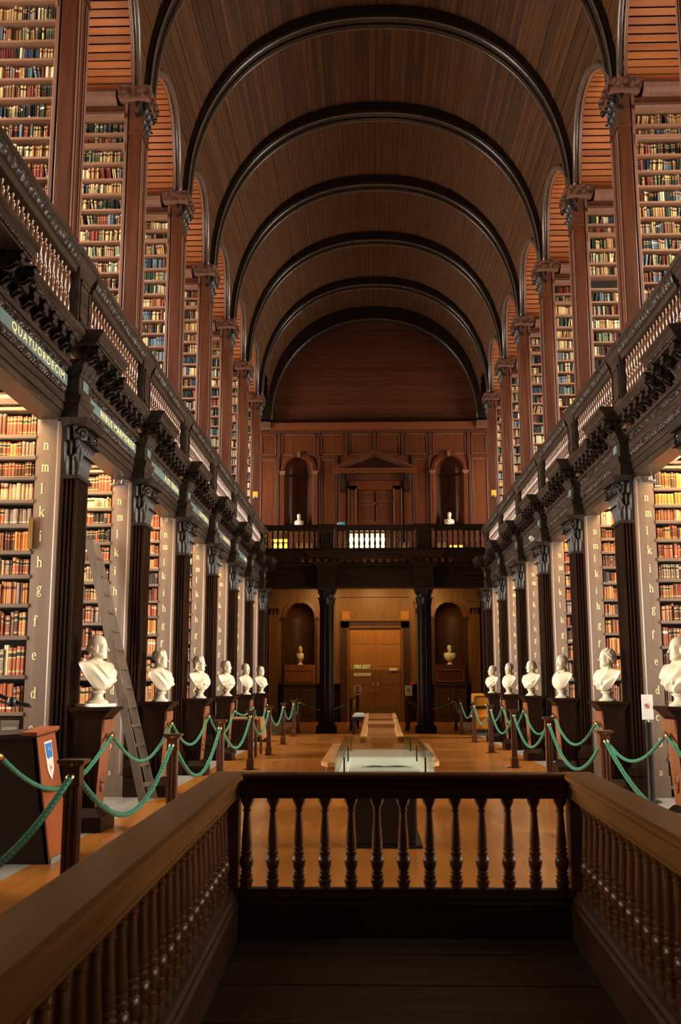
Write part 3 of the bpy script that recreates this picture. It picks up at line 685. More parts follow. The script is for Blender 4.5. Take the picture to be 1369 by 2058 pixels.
# ================================================================== GALLERY PIERS AND BOOKCASES (upper)
ROWS_U = [5.70, 5.98, 6.26, 6.54, 6.81, 7.08, 7.36, 7.63, 7.90, 8.16, 8.42, 8.69, 8.95, 9.215, 9.465, 9.74, 10.03, 10.25, 10.50]
for s, sn in SIDES:
    for n in range(0, 7):
        a = lambda x: s * x
        y0 = YN(n); y1 = y0 + .50
        t = thing('gallery_pier', 'tall red-brown panelled pier with carved capital, %s on the %s gallery' % (ordn(n), sn), 'pier', (a(3.87), y0 + .25, 5.58), 'gallery piers carrying the vault')
        sh = put(bevel_me(MB().box(a(3.775), a(3.965), y0, y1, 5.625, 10.22).me('shaft', M['pier']), .008), 'shaft', t)
        for (ya_, yb_) in ((y0 + .02, y0 + .09), (y0 + .14, y0 + .17), (y1 - .17, y1 - .14), (y1 - .09, y1 - .02)):
            put(MB().box(a(3.755), a(3.776), ya_, yb_, 7.0, 10.15).me('panel_moulding', M['frame']), 'panel_moulding', sh)
        m = MB(); m.box(a(3.772), a(3.975), y0 - .06, y1 + .05, 5.625, 6.72); m.frust(tuple(sorted((a(3.71), a(3.975)))) + (y0 - .10, y1 + .08), 6.73, tuple(sorted((a(3.77), a(3.97)))) + (y0 - .01, y1 + .01), 6.93)
        m.box(a(3.70), a(3.975), y0 - .11, y1 + .09, 6.67, 6.735); m.put('pier_base', M['pier'], t)
        # capital: dark bell, carved leaves on the nave face, carved abacus
        cp = put(MB().box(a(3.76), a(3.965), y0 - .005, y1 + .005, 10.22, 10.85).box(a(3.745), a(3.97), y0 - .02, y1 + .02, 10.20, 10.235).me('capital', M['mahod']), 'capital', t)
        ab = MB(); ab.prism([(y0 - .12, 10.98), (y0 - .10, 10.86), (y0 - .04, 10.82), (y1 + .04, 10.82), (y1 + .10, 10.86), (y1 + .12, 10.98)], 'x', a(3.62), a(4.16)); ab.box(a(3.64), a(4.14), y0 - .10, y1 + .10, 10.80, 10.86)
        o = ab.put('abacus', M['carveb'], t)
        put(MB().box(a(3.66), a(4.12), y0 - .075, y1 + .05, 10.76, 10.82).me('abacus_soffit', M['frame']), 'abacus_soffit', o)
        for row in (0, 1, 2):
            for k in range(3): put(LEAF, 'acanthus_leaf', cp, (a(3.765 - .02 * row), y0 + .25 + (k - 1) * .17, 10.26 + row * .19), (0, 0, PI / 2 if s > 0 else -PI / 2), (.22, .24 + .05 * row, .24))
        put(LEAF, 'acanthus_leaf', cp, (a(3.79), y0, 10.5), (0, 0, PI), (.12, .16, .26))
        for k in (0, 1): put(VOL, 'volute', cp, (a(3.86), y0 - .03, 10.52 + .2 * k), (0, 0, 0), (.10, .07, .07))
        for k in (0, 1): put(VOL, 'volute', cp, (a(3.67), y0 + .02 + .46 * k, 10.70), (0, 0, PI / 2), (.1, .10, .10))
        # bookcase
        bc = thing('gallery_bookcase', 'gallery bookcase of cloth and vellum books by the %s pier, %s gallery' % (ordn(n), sn), 'bookcase', (a(4.6), y0, 5.58), 'gallery bookcases')
        put(bevel_me(MB().box(a(3.985), a(4.035), y0 + .0, y0 + .48, 5.585, 10.74).me('upright', M['frame']), .006), 'upright', bc)
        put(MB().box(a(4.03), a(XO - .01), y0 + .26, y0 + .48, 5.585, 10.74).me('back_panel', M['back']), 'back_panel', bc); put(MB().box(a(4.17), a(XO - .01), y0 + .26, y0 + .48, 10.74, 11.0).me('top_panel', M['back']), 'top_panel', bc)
        for z in ROWS_U:
            rbox(a(4.03), a(XO - .01), y0 + .02, y0 + .26, z - .032, z, 'shelf', M['shelfup'], bc, .005)
        m = MB(); m.prism([(y0 + .02, 10.47), (y0 - .03, 10.49), (y0 - .05, 10.53), (y0 + .0, 10.56), (y0 + .0, 10.60), (y0 + .26, 10.60), (y0 + .26, 10.47)], 'x', a(4.036), a(XO - .01)); m.put('architrave', M['frame'], bc)
        put(MB().box(a(4.03), a(XO - .01), y0 + .04, y0 + .26, 10.60, 10.72).me('frieze', M['mahod']), 'frieze', bc)
        m = MB(); m.prism([(y0 + .02, 10.72), (y0 - .04, 10.75), (y0 - .10, 10.80), (y0 - .13, 10.87), (y0 - .10, 10.93), (y0 + .1, 10.97), (y0 + .26, 10.97), (y0 + .26, 10.72)], 'x', a(4.17), a(XO - .01)); m.put('cornice', M['frame'], bc)
        put(MB().box(a(4.02), a(4.05), y0 - .01, y0 + .03, 9.90, 10.06).box(a(4.02), a(XO - .02), y0 - .012, y0 + .015, 10.025, 10.05).me('guard_bar', M['shelfup']), 'guard_bar', bc)

# ================================================================== BOOKS
def srgb(h): 
    c = [int(h[i:i + 2], 16) / 255 for i in (0, 2, 4)]
    return tuple(v / 12.92 if v <= .04045 else ((v + .055) / 1.055) ** 2.4 for v in c)
PAL_L = [('brown', '8a5636'), ('tan', 'b87a48'), ('dark brown', '5c3826'), ('red-brown', '8e4a34'), ('orange-brown', 'c07a3a'), ('fawn', 'c9a27a'), ('grey-brown', '8a7466'), ('black', '3a302c'), ('vellum', 'd8c6a0'), ('rust', 'a85a34')]
WT_L = [6, 6, 3, 5, 4, 3, 3, 2, 1, 3]
PAL_U = [('buff', 'c6ab78'), ('tan', 'b28a58'), ('cream', 'ddcba0'), ('brown', '7c5436'), ('navy', '34404e'), ('dark green', '343f34'), ('red', '8e4234'), ('grey-green', '7c8468'), ('slate blue', '667680'), ('black', '26221f'), ('maroon', '6c2c26'), ('grey', '8a8274'), ('teal green', '4c6a58')]
WT_U = [7, 6, 5, 4, 4, 4, 2, 3, 3, 3, 2, 3, 1]
def cam_uv(x, y, z):
    d = Vector((x - CX, y, z - EYE)); wz = d.dot(fw)
    return 684.5 + 2038.2 * d.dot(r2) / wz, 1029 - 2038.2 * d.dot(u2) / wz
def visible(s, n, x, z, up_):
    u, v = cam_uv(x, YN(n), z)
    if not (2 < u < 1367 and 0 < v < 2056): return False
    if n > 0:
        yo = YN(n - 1) + (.5 if up_ else .46)
        xo = CX + (x - CX) * yo / YN(n)
        if abs(xo) > (3.76 if up_ else 3.50): return False
    if up_:
        for xr, zr in ((3.53, 6.66),):
            t = (s * xr - CX) / (x - CX)
            if EYE + (z - EYE) * t < zr: return False
    else:
        t = (s * 3.25 - CX) / (x - CX)
        if z > 4.95: return False
    return True
def gen_row(xa, xb, h, up_, bias):
    """books from the upright outwards: (x, width, height, colour name, rgb, bands, lean)"""
    x = xa; out = []
    pal, wt = (PAL_U, WT_U) if up_ else (PAL_L, WT_L)
    while x < xb:
        run = random.choice((1, 1, 1, 1, 2, 2, 3, 5)) if up_ else random.choice((1, 1, 2, 2, 3, 4, 6)); k = random.choices(range(len(pal)), wt)[0] if random.random() > bias[1] else bias[0]
        big = (h * random.uniform(.74, .93)); bw = random.uniform(.020, .040) * (1.0 if up_ else 1.25) * (1 + .9 * max(0, h - .30))
        style = random.random(); lean = 0.0
        if up_ and random.random() < .10: lean = random.uniform(.08, .2)
        for i in range(run):
            wd = bw * random.uniform(.85, 1.15)
            if x + wd > xb: break
            hh = min(h * .95, big * random.uniform(.97, 1.03))
            nmc, hx = pal[k]; c = np.array(srgb(hx)) * random.uniform(.82, 1.15)
            out.append([x, wd, hh, nmc, c, style, lean]); x += wd + .0015 + (0.004 if lean else 0)
        if lean: x += big * math.sin(lean)
        if random.random() < .05: x += random.uniform(.01, .05)
    return out
def book_geo(wd, hh, dp, c, style, up_, simple):
    zb = [0, .10, .17, .60, .66, .80, .87, 1] if not simple else [0, .12, .62, .80, 1]
    prof = [(0, dp), (0, .012), (wd * .25, .002), (wd * .75, .002), (wd, .012), (wd, dp)]
    v = []; f = []; cols = []
    for z in zb:
        for (px, py) in prof: v.append((px, py, z * hh))
    NP_ = len(prof)
    dark = c * .35; gold = np.array((.62, .45, .17)); pale = np.minimum(1, c * 1.35 + .05); lab = np.array(srgb('2e2622')); redl = np.array(srgb('7a2a1e')); pap = np.array(srgb('d9cfb4'))
    L_ = len(zb) - 1
    for i in range(L_):
        cc = c
        if not simple:
            if style < .3: cc = {1: gold * .8, 3: gold * .8, 4: lab, 5: gold * .8}.get(i, c)
            elif style < .5: cc = {4: redl, 3: gold * .7, 5: gold * .7}.get(i, c)
            elif style < .62: cc = {1: pap}.get(i, c)
            elif style < .74: cc = {2: dark, 4: dark, 1: gold * .6}.get(i, c)
            elif style < .8: cc = {4: pap}.get(i, c)
            elif style < .9: cc = {0: pale, 6: pale}.get(i, c)
        else:
            if style < .4: cc = {2: dark}.get(i, c)
            elif style < .6: cc = {0: pap * .8}.get(i, c)
        for j in range(NP_ - 1):
            f.append((i * NP_ + j, i * NP_ + j + 1, (i + 1) * NP_ + j + 1, (i + 1) * NP_ + j)); cols.append(cc)
    top = L_ * NP_
    f.append(tuple(range(top, top + NP_))); cols.append(pap * .8)
    f.append(tuple(range(NP_ - 1, -1, -1))); cols.append(pap * .7)
    return v, f, cols
ALLB = {True: [], False: []}
for up_ in (False, True):
    rows = ROWS_U if up_ else ROWS_L
    for s, sn in SIDES:
        for n in range(0, 7):
            far = {0: 5.35, 1: 5.0}.get(n, 4.75)
            if s > 0 and n == 0 and up_: far = 4.3
            for i in range(len(rows) - 1):
                za = rows[i]; h = rows[i + 1] - rows[i] - .045 - .012
                if up_ and (s, n, i) in ((1, 2, 12),): continue      # the empty shelf
                bias = (random.randrange(10), random.choice((0, 0, .25, .5)))
                for b in gen_row(4.04, far, h, up_, bias):
                    vis = visible(s, n, s * (b[0] + b[1] / 2), za + b[2] / 2, up_)
                    u0, v0 = cam_uv(s * b[0], YN(n), za); u1, v1 = cam_uv(s * (b[0] + b[1]), YN(n), za + b[2])
                    ALLB[up_].append((abs(u1 - u0) * abs(v1 - v0) * vis, s, n, i, za, b))
for up_ in (False, True):
    lst = ALLB[up_]; lst_sorted = sorted(range(len(lst)), key=lambda k: -lst[k][0])
    ind = set(k for k in lst_sorted[:300] if lst[k][0] > 0)
    SV = []; SF = []; SC = []; cnt = {}
    for k, (ar, s, n, i, za, b) in enumerate(lst):
        x, wd, hh, nmc, c, style, lean = b
        key = (s, n, i); idx = cnt.get(key, 0); cnt[key] = idx + 1
        v, f, cols = book_geo(wd, hh, .17, c, style, up_, k not in ind and n > 1)
        dy = random.uniform(.0, .03); y = YN(n) + (.045 if up_ else .03) + dy; za += .0015
        v = [((px, py, pz)) for px, py, pz in v]
        if lean: v = [(px + pz * math.sin(lean), py, pz * math.cos(lean) + 0.0) for px, py, pz in v]
        v = [(s * px, py, pz) for px, py, pz in v]
        if s > 0: f = f
        else: f = [tuple(reversed(q)) for q in f]
        if k in ind:
            me = mesh('book', v, f, M['book'], False, cols)
            sn = 'left' if s < 0 else 'right'
            if up_:
                lab = '%s book, %s from the pier on the %s shelf down, %s %s gallery bookcase' % (nmc, nth(idx), nth(len(ROWS_U) - 2 - i), ordn(n), sn); grp = 'books on the gallery shelves'
            else:
                lab = '%s leather volume, %s from the letter board on shelf %s, %s %s stall' % (nmc, nth(idx), LET[i] if i < 14 else 'above o', ordn(n), sn); grp = 'leather volumes on the lower shelves'
            o = put(me, 'book' if up_ else 'leather_volume', None, (s * x, y, za), label=lab, cat='book', group=grp)
        else:
            kk = len(SV); SV += [(s * x + px, y + py, za + pz) for px, py, pz in v]; SF += [tuple(kk + q for q in ff) for ff in f]; SC += cols
    me = mesh('books_far', SV, SF, M['book'], False, SC)
    o = put(me, 'gallery_book_rows' if up_ else 'leather_book_rows', None, label='remaining rows of %s on the %s shelves of both sides' % (('cloth and vellum books', 'upper gallery') if up_ else ('old leather volumes', 'lower stall')), cat='books')
    o['kind'] = 'stuff'

# ================================================================== MARBLE BUSTS (signed-distance sculpting, surface nets)
def surface_nets(F, org, h):
    nx, ny, nz = F.shape; ins = F < 0
    c = np.zeros((nx - 1, ny - 1, nz - 1), int); acc = np.zeros((nx - 1, ny - 1, nz - 1, 3)); cntv = np.zeros((nx - 1, ny - 1, nz - 1))
    offs = [(i, j, k) for i in (0, 1) for j in (0, 1) for k in (0, 1)]
    sl = lambda o: tuple(slice(o[a], F.shape[a] - 1 + o[a]) for a in range(3))
    for a in offs:
        for ax in range(3):
            if a[ax] == 0:
                b = list(a); b[ax] = 1
                fa, fb = F[sl(a)], F[sl(tuple(b))]; cr = (fa < 0) != (fb < 0)
                t = np.where(cr, fa / np.where(cr, fa - fb, 1), 0)
                for q in range(3): acc[..., q] += cr * (a[q] + (t if q == ax else 0))
                cntv += cr
    act = cntv > 0; idx = -np.ones(act.shape, int); idx[act] = np.arange(act.sum())
    I = np.argwhere(act); V = (acc[act] / cntv[act][:, None] + I) * h + org
    faces = []
    for ax in range(3):
        o = [0, 0, 0]; o[ax] = 1
        A = ins[sl((0, 0, 0))]; Bq = ins[sl(tuple(o))]
        ch = np.argwhere(A != Bq); u, w_ = [q for q in range(3) if q != ax]
        ch = ch[(ch[:, u] > 0) & (ch[:, w_] > 0)]
        if len(ch) == 0: continue
        def at(du, dw): 
            q = ch.copy(); q[:, u] -= du; q[:, w_] -= dw; return idx[q[:, 0], q[:, 1], q[:, 2]]
        quad = np.stack([at(0, 0), at(1, 0), at(1, 1), at(0, 1)], 1)
        fl_ = A[ch[:, 0], ch[:, 1], ch[:, 2]] ^ (ax == 1)
        quad[fl_] = quad[fl_][:, ::-1]
        faces.append(quad)
    return V, np.vstack(faces)
def smin(a, b, k):
    h = np.clip(.5 + .5 * (b - a) / k, 0, 1); return b * (1 - h) + a * h - k * h * (1 - h)
def smax(a, b, k): return -smin(-a, -b, k)
def bust_mesh(name, h=.009, hair='short', drape='toga', turn=0.0, width=1.0, tilt=0.0, nose=1.0, beard=False):
    xs = np.arange(-.20, .20, h); ys = np.arange(-.29, .29, h); zs = np.arange(.08, .80, h)
    X, Y, Z = np.meshgrid(xs, ys, zs, indexing='ij')
    def ell(x, y, z, c, r):
        q = np.sqrt(((x - c[0]) / r[0]) ** 2 + ((y - c[1]) / r[1]) ** 2 + ((z - c[2]) / r[2]) ** 2); return (q - 1) * min(r)
    def cap(x, y, z, a, b, ra, rb=None):
        rb = ra if rb is None else rb; a = np.array(a); b = np.array(b); d = b - a
        t = np.clip(((x - a[0]) * d[0] + (y - a[1]) * d[1] + (z - a[2]) * d[2]) / (d @ d), 0, 1)
        return np.sqrt((x - a[0] - t * d[0]) ** 2 + (y - a[1] - t * d[1]) ** 2 + (z - a[2] - t * d[2]) ** 2) - (ra + (rb - ra) * t)
    # head in its own turned frame
    ct, st = math.cos(turn), math.sin(turn); hx = X * ct + Y * st; hy = -X * st + Y * ct; hz = Z
    ay = np.abs(hy)
    head = ell(hx, hy, hz, (-.012, 0, .655), (.104, .079, .098))
    head = smin(head, ell(hx, hy, hz, (.030, 0, .575), (.066, .058, .080)), .04)
    head = smin(head, cap(hx, ay, hz, (.070, .0, .632), (.062, .045, .628), .021), .02)          # brow
    head = smax(head, -(np.sqrt((hx - .098) ** 2 + (ay - .031) ** 2 + (hz - .612) ** 2) - .020), .012)   # sockets
    head = smin(head, np.sqrt((hx - .071) ** 2 + (ay - .031) ** 2 + (hz - .611) ** 2) - .0165, .005)   # eyes
    head = smin(head, cap(hx, hy, hz, (.086, 0, .625), (.086 + .032 * nose, 0, .582), .008, .013), .014)  # nose
    head = smin(head, cap(hx, ay, hz, (.098, .0, .578), (.090, .013, .576), .010), .008)
    head = smin(head, cap(hx, ay, hz, (.093, 0, .553), (.083, .020, .551), .0075), .006)         # lips
    head = smin(head, cap(hx, ay, hz, (.090, 0, .541), (.082, .016, .542), .008), .006)
    head = smax(head, -(cap(hx, ay, hz, (.104, 0, .547), (.092, .024, .546), .003)), .004)
    head = smin(head, np.sqrt((hx - .078) ** 2 + hy ** 2 + (hz - .510) ** 2) - .024, .025)        # chin
    head = smin(head, cap(hx, ay, hz, (.060, .03, .515), (-.01, .058, .560), .018), .03)         # jaw
    head = smin(head, ell(hx, ay, hz, (.052, .042, .582), (.022, .018, .02)), .02)               # cheek
    ear = ell(hx, ay, hz, (-.012, .080, .600), (.024, .011, .036)); ear = smax(ear, -ell(hx, ay, hz, (-.008, .090, .602), (.012, .008, .022)), .006)
    head = smin(head, ear, .008)
    wv = .006 * np.sin(hx * 95 + 3 * np.sin(hz * 60)) * np.sin(hz * 80 + hy * 50) + .005 * np.sin(hy * 120 + hx * 40)
    if hair == 'bald': hr = smax(ell(hx, hy, hz, (-.022, 0, .605), (.105, .090, .075)) + wv, hx - .015, .02)
    elif hair == 'wig':
        hr = smin(smax(ell(hx, hy, hz, (-.02, 0, .668), (.108, .088, .10)) + wv, (hx - .055) - (hz - .66) * .6, .02), smax(ell(hx, ay, hz, (-.045, .070, .575), (.045, .040, .075)) + wv * 1.4, hx - .01, .01), .02)
    elif hair == 'long': hr = smax(ell(hx, hy, hz, (-.030, 0, .625), (.112, .098, .135)) + wv * 1.3, (hx - .045) - (hz - .68) * .9, .015)
    else: hr = smax(ell(hx, hy, hz, (-.018, 0, .665), (.108, .086, .098)) + wv, (hx - .058) - (hz - .675) * .8, .02)
    head = smin(head, hr, .006)
    if beard: head = smin(head, ell(hx, hy, hz, (.055, 0, .515), (.058, .055, .06)) + wv, .012)
    neck = cap(X, Y, Z, (-.018, 0, .56), (-.035, 0, .40), .054, .066)
    ch = ell(X, Y, Z, (-.035, 0, .340), (.120, .245 * width, .130))
    ch = smin(ch, ell(X, Y, Z, (.025, 0, .285), (.125, .185 * width, .150)), .05)
    ch = smin(ch, cap(X, Y, Z, (-.03, .0, .42), (-.04, .15, .395), .05, .04), .05); ch = smin(ch, cap(X, Y, Z, (-.03, .0, .42), (-.04, -.15, .395), .05, .04), .05)
    vneck = np.clip((Z - .30) * 6, 0, 1) * np.clip((.075 + (Z - .36) * .55 - np.abs(Y)) * 30, 0, 1) * (X > -.03)      # open neckline
    cloth = np.clip((.475 - Z) * 40, 0, 1) * (1 - vneck)
    rid = lambda q: 1 - np.abs(np.sin(q))
    if drape == 'toga':
        q1 = rid(24 * (Y * .80 + Z * .62) + 2.2 * np.sin(X * 18 + Z * 9)); q2 = rid(38 * (Z * .75 - Y * .55) + 1.5)
        left = np.clip((Y + .02) * 25, 0, 1)
        ch = ch - cloth * (.010 + .020 * q1 * (1 - left) + .016 * q2 * left)
        band = cap(X, Y, Z, (-.06, -.17, .43), (.11, -.03, .33), .030, .034); band = smin(band, cap(X, Y, Z, (.11, -.03, .33), (.13, .13, .24), .036, .03), .03)
        ch = smin(ch, band - .010 * np.sin(70 * (Z + Y * .5 - X * .3)), .015)
        ch = smin(ch, cap(X, np.abs(Y), Z, (-.10, .0, .468), (-.02, .085, .452), .026), .025)
    elif drape == 'coat':
        ch = ch - cloth * (.008 + .008 * rid(17 * Y + 5 * Z))
        for q in (-1, 1):
            ch = smin(ch, cap(X, Y, Z, (.02, q * .085, .455), (.155, q * .035, .27), .024, .016), .008)
            ch = smin(ch, cap(X, Y, Z, (-.01, q * .070, .470), (.10, q * .02, .405), .018), .008)
        ch = smin(ch, cap(X, np.abs(Y), Z, (-.09, .0, .492), (-.01, .072, .472), .026), .012); ch = smin(ch, ell(X, Y, Z, (.075, 0, .415), (.032, .034, .05)), .012)
        for k in range(3): ch = smin(ch, np.sqrt((X - .150) ** 2 + (Y + .03) ** 2 + (Z - .33 + .045 * k) ** 2) - .012, .004)
    else:
        ch = ch - cloth * (.006 + .022 * rid(21 * Y + 2.5 * np.sin(Z * 12)))
        ch = smin(ch, cap(X, np.abs(Y), Z, (.03, .07, .465), (.155, .05, .25), .022), .01); ch = smin(ch, cap(X, np.abs(Y), Z, (-.10, .0, .475), (.0, .08, .460), .022), .015)
    body = smin(ch, neck, .035)
    body = smax(body, .135 + 2.3 * Y ** 2 + np.clip(.07 - X, 0, 1) * 1.2 - Z, .02)       # undercut: low in front, high behind
    body = smax(body, -.125 - X, .012); body = smax(body, np.abs(Y) - .235 * width, .012)
    stemc = cap(X, Y, Z, (.012, 0, .06), (.0, 0, .26), .052, .05)
    f = smin(smin(body, head, .02), stemc, .02)
    V, Fq = surface_nets(f, np.array((xs[0], ys[0], zs[0])), h)
    me = bpy.data.meshes.new(name); me.from_pydata(V.tolist(), [], Fq.tolist()); me.materials.append(M['marble'])
    me.polygons.foreach_set('use_smooth', [True] * len(me.polygons)); me.update(); return me
SOC = [(.118, .0), (.124, .016), (.110, .03), (.078, .048), (.064, .075), (.066, .10), (.088, .118), (.092, .135), (.07, .142)]
SOCR = autosmooth(MB().lathe(SOC, seg=24).me('socle', M['marble']), .6)
SOCS = MB().lathe([(.225, 0), (.225, .035)], seg=4, square=True).me('socle_slab', M['marble']); bevel_me(SOCS, .004)
BUSTS = [   # side, n, hair, drape, turn, width, label, fine
 (-1, 0, 'bald', 'toga', .50, 1.12, 'white marble bust of a balding man in a toga beside the ladder', .0075),
 (-1, 1, 'short', 'toga', .35, 1.05, 'white marble bust with short curls and draped shoulder, second on the left', .008),
 (-1, 2, 'wig', 'gown', .25, 1.05, 'white marble bust with curled wig and buttoned gown, third on the left', .009),
 (-1, 3, 'short', 'gown', .25, 1.0, 'white marble bust in a pleated gown, fourth on the left', .010),
 (-1, 4, 'short', 'coat', -.1, 1.0, 'white marble bust with coat and turned head, fifth on the left', .011),
 (-1, 5, 'short', 'toga', .2, 1.0, 'white marble bust farthest back on the left row', .012),
 (1, 0, 'bald', 'gown', -.40, 1.1, 'white marble bust cut off by the right edge of the picture', .0075),
 (1, 1, 'long', 'gown', -.35, 1.05, 'white marble bust with long hair and pleated robe, second on the right', .008),
 (1, 2, 'short', 'coat', .10, 1.05, 'white marble bust looking towards the viewer in coat and collar, third on the right', .009),
 (1, 3, 'bald', 'toga', -.25, 1.1, 'white marble bust of a bald man in crossed drapery, fourth on the right', .010),
 (1, 4, 'short', 'coat', .1, 1.0, 'white marble bust in a high collared coat, fifth on the right', .011),
 (1, 5, 'short', 'toga', -.35, 1.0, 'white marble bust farthest back on the right row', .012)]
PTOP = 1.33
def make_bust(loc, rz, hair, drape, turn, width, label, h, scale=1.0, slab=False, mat=None, group='marble busts along the nave'):
    t = thing('marble_bust', label, 'bust', loc, group)
    wm = Matrix.LocRotScale(Vector(loc), Euler((0, 0, rz)), Vector((scale,) * 3))
    fig = bust_mesh('figure', h, hair, drape, turn, width)
    if mat: fig.materials[0] = mat
    dz = .035 * scale if slab else 0
    put(fig, 'figure', t, (loc[0], loc[1], loc[2] + dz), (0, 0, rz), (scale,) * 3)
    o = put(SOCR, 'socle', t, (loc[0] + .012 * math.cos(rz) * scale, loc[1], loc[2] + dz), (0, 0, rz), (scale,) * 3)
    if slab: put(SOCS, 'slab', t, loc, (0, 0, rz), (scale,) * 3)
    return t
for (s, n, hair, drape, turn, width, label, h) in BUSTS:
    # plinth
    y0, y1 = YN(n) - .02, YN(n) + .52; a = lambda x: s * x
    t = thing('bust_plinth', 'dark tapering wooden plinth under the %s bust on the %s' % (ordn(n), 'left' if s < 0 else 'right'), 'plinth', (a(3.3), YN(n) + .25, 0), 'bust plinths along the nave')
    q = lambda x0, x1, ya, yb: tuple(sorted((a(x0), a(x1)))) + (ya, yb)
    m = MB(); m.frust(q(3.20, 3.44, y0 + .08, y1 - .08), .24, q(3.135, 3.44, y0 + .03, y1 - .03), 1.20); m.put('body', M['plinth'], t)
    m = MB(); m.box(a(3.09), a(3.44), y0 - .03, y1 + .03, 0, .16); m.frust(q(3.10, 3.44, y0 - .02, y1 + .02), .16, q(3.18, 3.44, y0 + .06, y1 - .06), .25); m.put('base', M['plinth'], t)
    m = MB(); m.frust(q(3.135, 3.44, y0 + .03, y1 - .03), 1.19, q(3.05, 3.49, y0 + .0, y1 + .0), 1.29); m.box(a(3.03), a(3.49), y0 - .02, y1 + .02, 1.29, PTOP); m.put('cap', M['plinth'], t)
    # front panel on the nave face, its red light put into the colour, narrowing to the foot
    m = MB(); v = []
    for z, x, ya, yb in ((.26, 3.192, y0 + .10, y1 - .10), (1.18, 3.125, y0 + .05, y1 - .05)):
        v += [(a(x), ya, z), (a(x), yb, z), (a(x + .03), yb, z), (a(x + .03), ya, z)]
    m.add(v, [(0, 1, 2, 3), (7, 6, 5, 4), (0, 4, 5, 1), (1, 5, 6, 2), (2, 6, 7, 3), (3, 7, 4, 0)]); f_ = m.put('front_panel', M['plinthr'], t, label='red-lit front panel')
    m = MB(); m.box(a(3.105), a(3.14), y0 + .04, y1 - .04, 1.06, 1.19); m.put('panel_head', M['plinthr'], f_)
    pts = []
    for i in range(34):
        th = i / 33 * 5 * PI; r = .015 + .085 * i / 33; pts.append((a(3.165 + .005), YN(n) + .25 + .8 * r * math.cos(th), .50 + 1.25 * r * math.sin(th)))
    MB().tube(pts, .013, 5).put('roundel', M['plinthr'], f_, smooth=True)
    for k in range(4):
        xx = 3.24 + .065 * k; put(MB().box(a(xx), a(xx + .02), y0 + .055, y0 + .09, .35, .95).me('reed', M['plinth']), 'reed', t)
    put(autosmooth(MB().tube([(a(3.12), YN(n) + .25, 1.02), (a(3.09), YN(n) + .25, 1.02)], .012, 8).me('rope_hook', M['brass'])), 'rope_hook', t)
    make_bust((a(3.27), YN(n) + .25, PTOP), -.45 if s < 0 else PI + .45, hair, drape, turn, width, label, h, 1.0 if n else 1.02, slab=(n == 0 and s < 0))

# ================================================================== ROPE BARRIERS
PH = 1.09
PL = [(-2.12, 3.3), (-2.134, 6.80), (-2.15, 10.30), (-2.26, 14.35), (-2.431, 19.48), (-2.471, 23.40), (-2.501, 27.64), (-2.532, 31.84), (-2.552, 34.11), (-.823, 35.56)]
PR = [(2.20, 6.6), (2.29, 11.05), (2.48, 15.55), (2.579, 20.0), (2.641, 24.29), (2.688, 28.61), (2.736, 33.10), (2.801, 35.94), (1.10, 35.6)]
def rope_post(x, y, label):
    t = thing('rope_post', label, 'post', (x, y, 0), 'rope barrier posts')
    m = MB(); m.lathe([(.14, 0), (.14, .012)], (x, y, 0), 20); m.put('foot_plate', M['black'], t)
    r = .048
    pr = []
    for sx, sy in ((-1, -1), (1, -1), (1, 1), (-1, 1)):
        pass
    prof = fluted_profile(x + r, x - r, y - r, y + r, 2, 2, .006)
    m = MB(); m.prism(prof, 'z', .20, .93); m.put('shaft', M['post'], t)
    m = MB(); m.box(x - .066, x + .066, y - .066, y + .066, .012, .17); m.frust((x - .066, x + .066, y - .066, y + .066), .17, (x - .05, x + .05, y - .05, y + .05), .205); m.put('base', M['post'], t)
    m = MB(); m.box(x - .052, x + .052, y - .052, y + .052, .93, 1.05); m.box(x - .056, x + .056, y - .056, y + .056, .925, .945)
    m.frust((x - .055, x + .055, y - .055, y + .055), 1.045, (x - .085, x + .085, y - .085, y + .085), 1.07); m.box(x - .088, x + .088, y - .088, y + .088, 1.07, PH); m.put('cap', M['post'], t)
    MB().lathe([(.02, 0), (.024, .01), (.024, .02), (.012, .03)], (x, y, .985), 8).put('hook_ring', M['brass'], t, smooth=True)
for i, p in enumerate(PL):
    rope_post(*p, ['dark wooden rope post at the left edge beyond the frame', 'nearest rope post on the left, beside the red desk', 'second rope post on the left, before the ladder foot', 'third rope post on the left, above the rail corner', 'fourth rope post on the left, by the drop leaf table', 'fifth rope post on the left, past the drop leaf table', 'sixth rope post on the left', 'seventh rope post on the left', 'last rope post on the left before the end columns', 'rope post left of the exit doors behind the far glass case'][i])
for i, p in enumerate(PR):
    rope_post(*p, ['dark wooden rope post on the right beyond the frame', 'nearest rope post on the right, left of the white sign', 'second rope post on the right, behind the rail corner', 'third rope post on the right', 'fourth rope post on the right', 'fifth rope post on the right, in front of the orange trolley', 'sixth rope post on the right', 'last rope post on the right before the end columns', 'rope post right of the exit doors'][i])
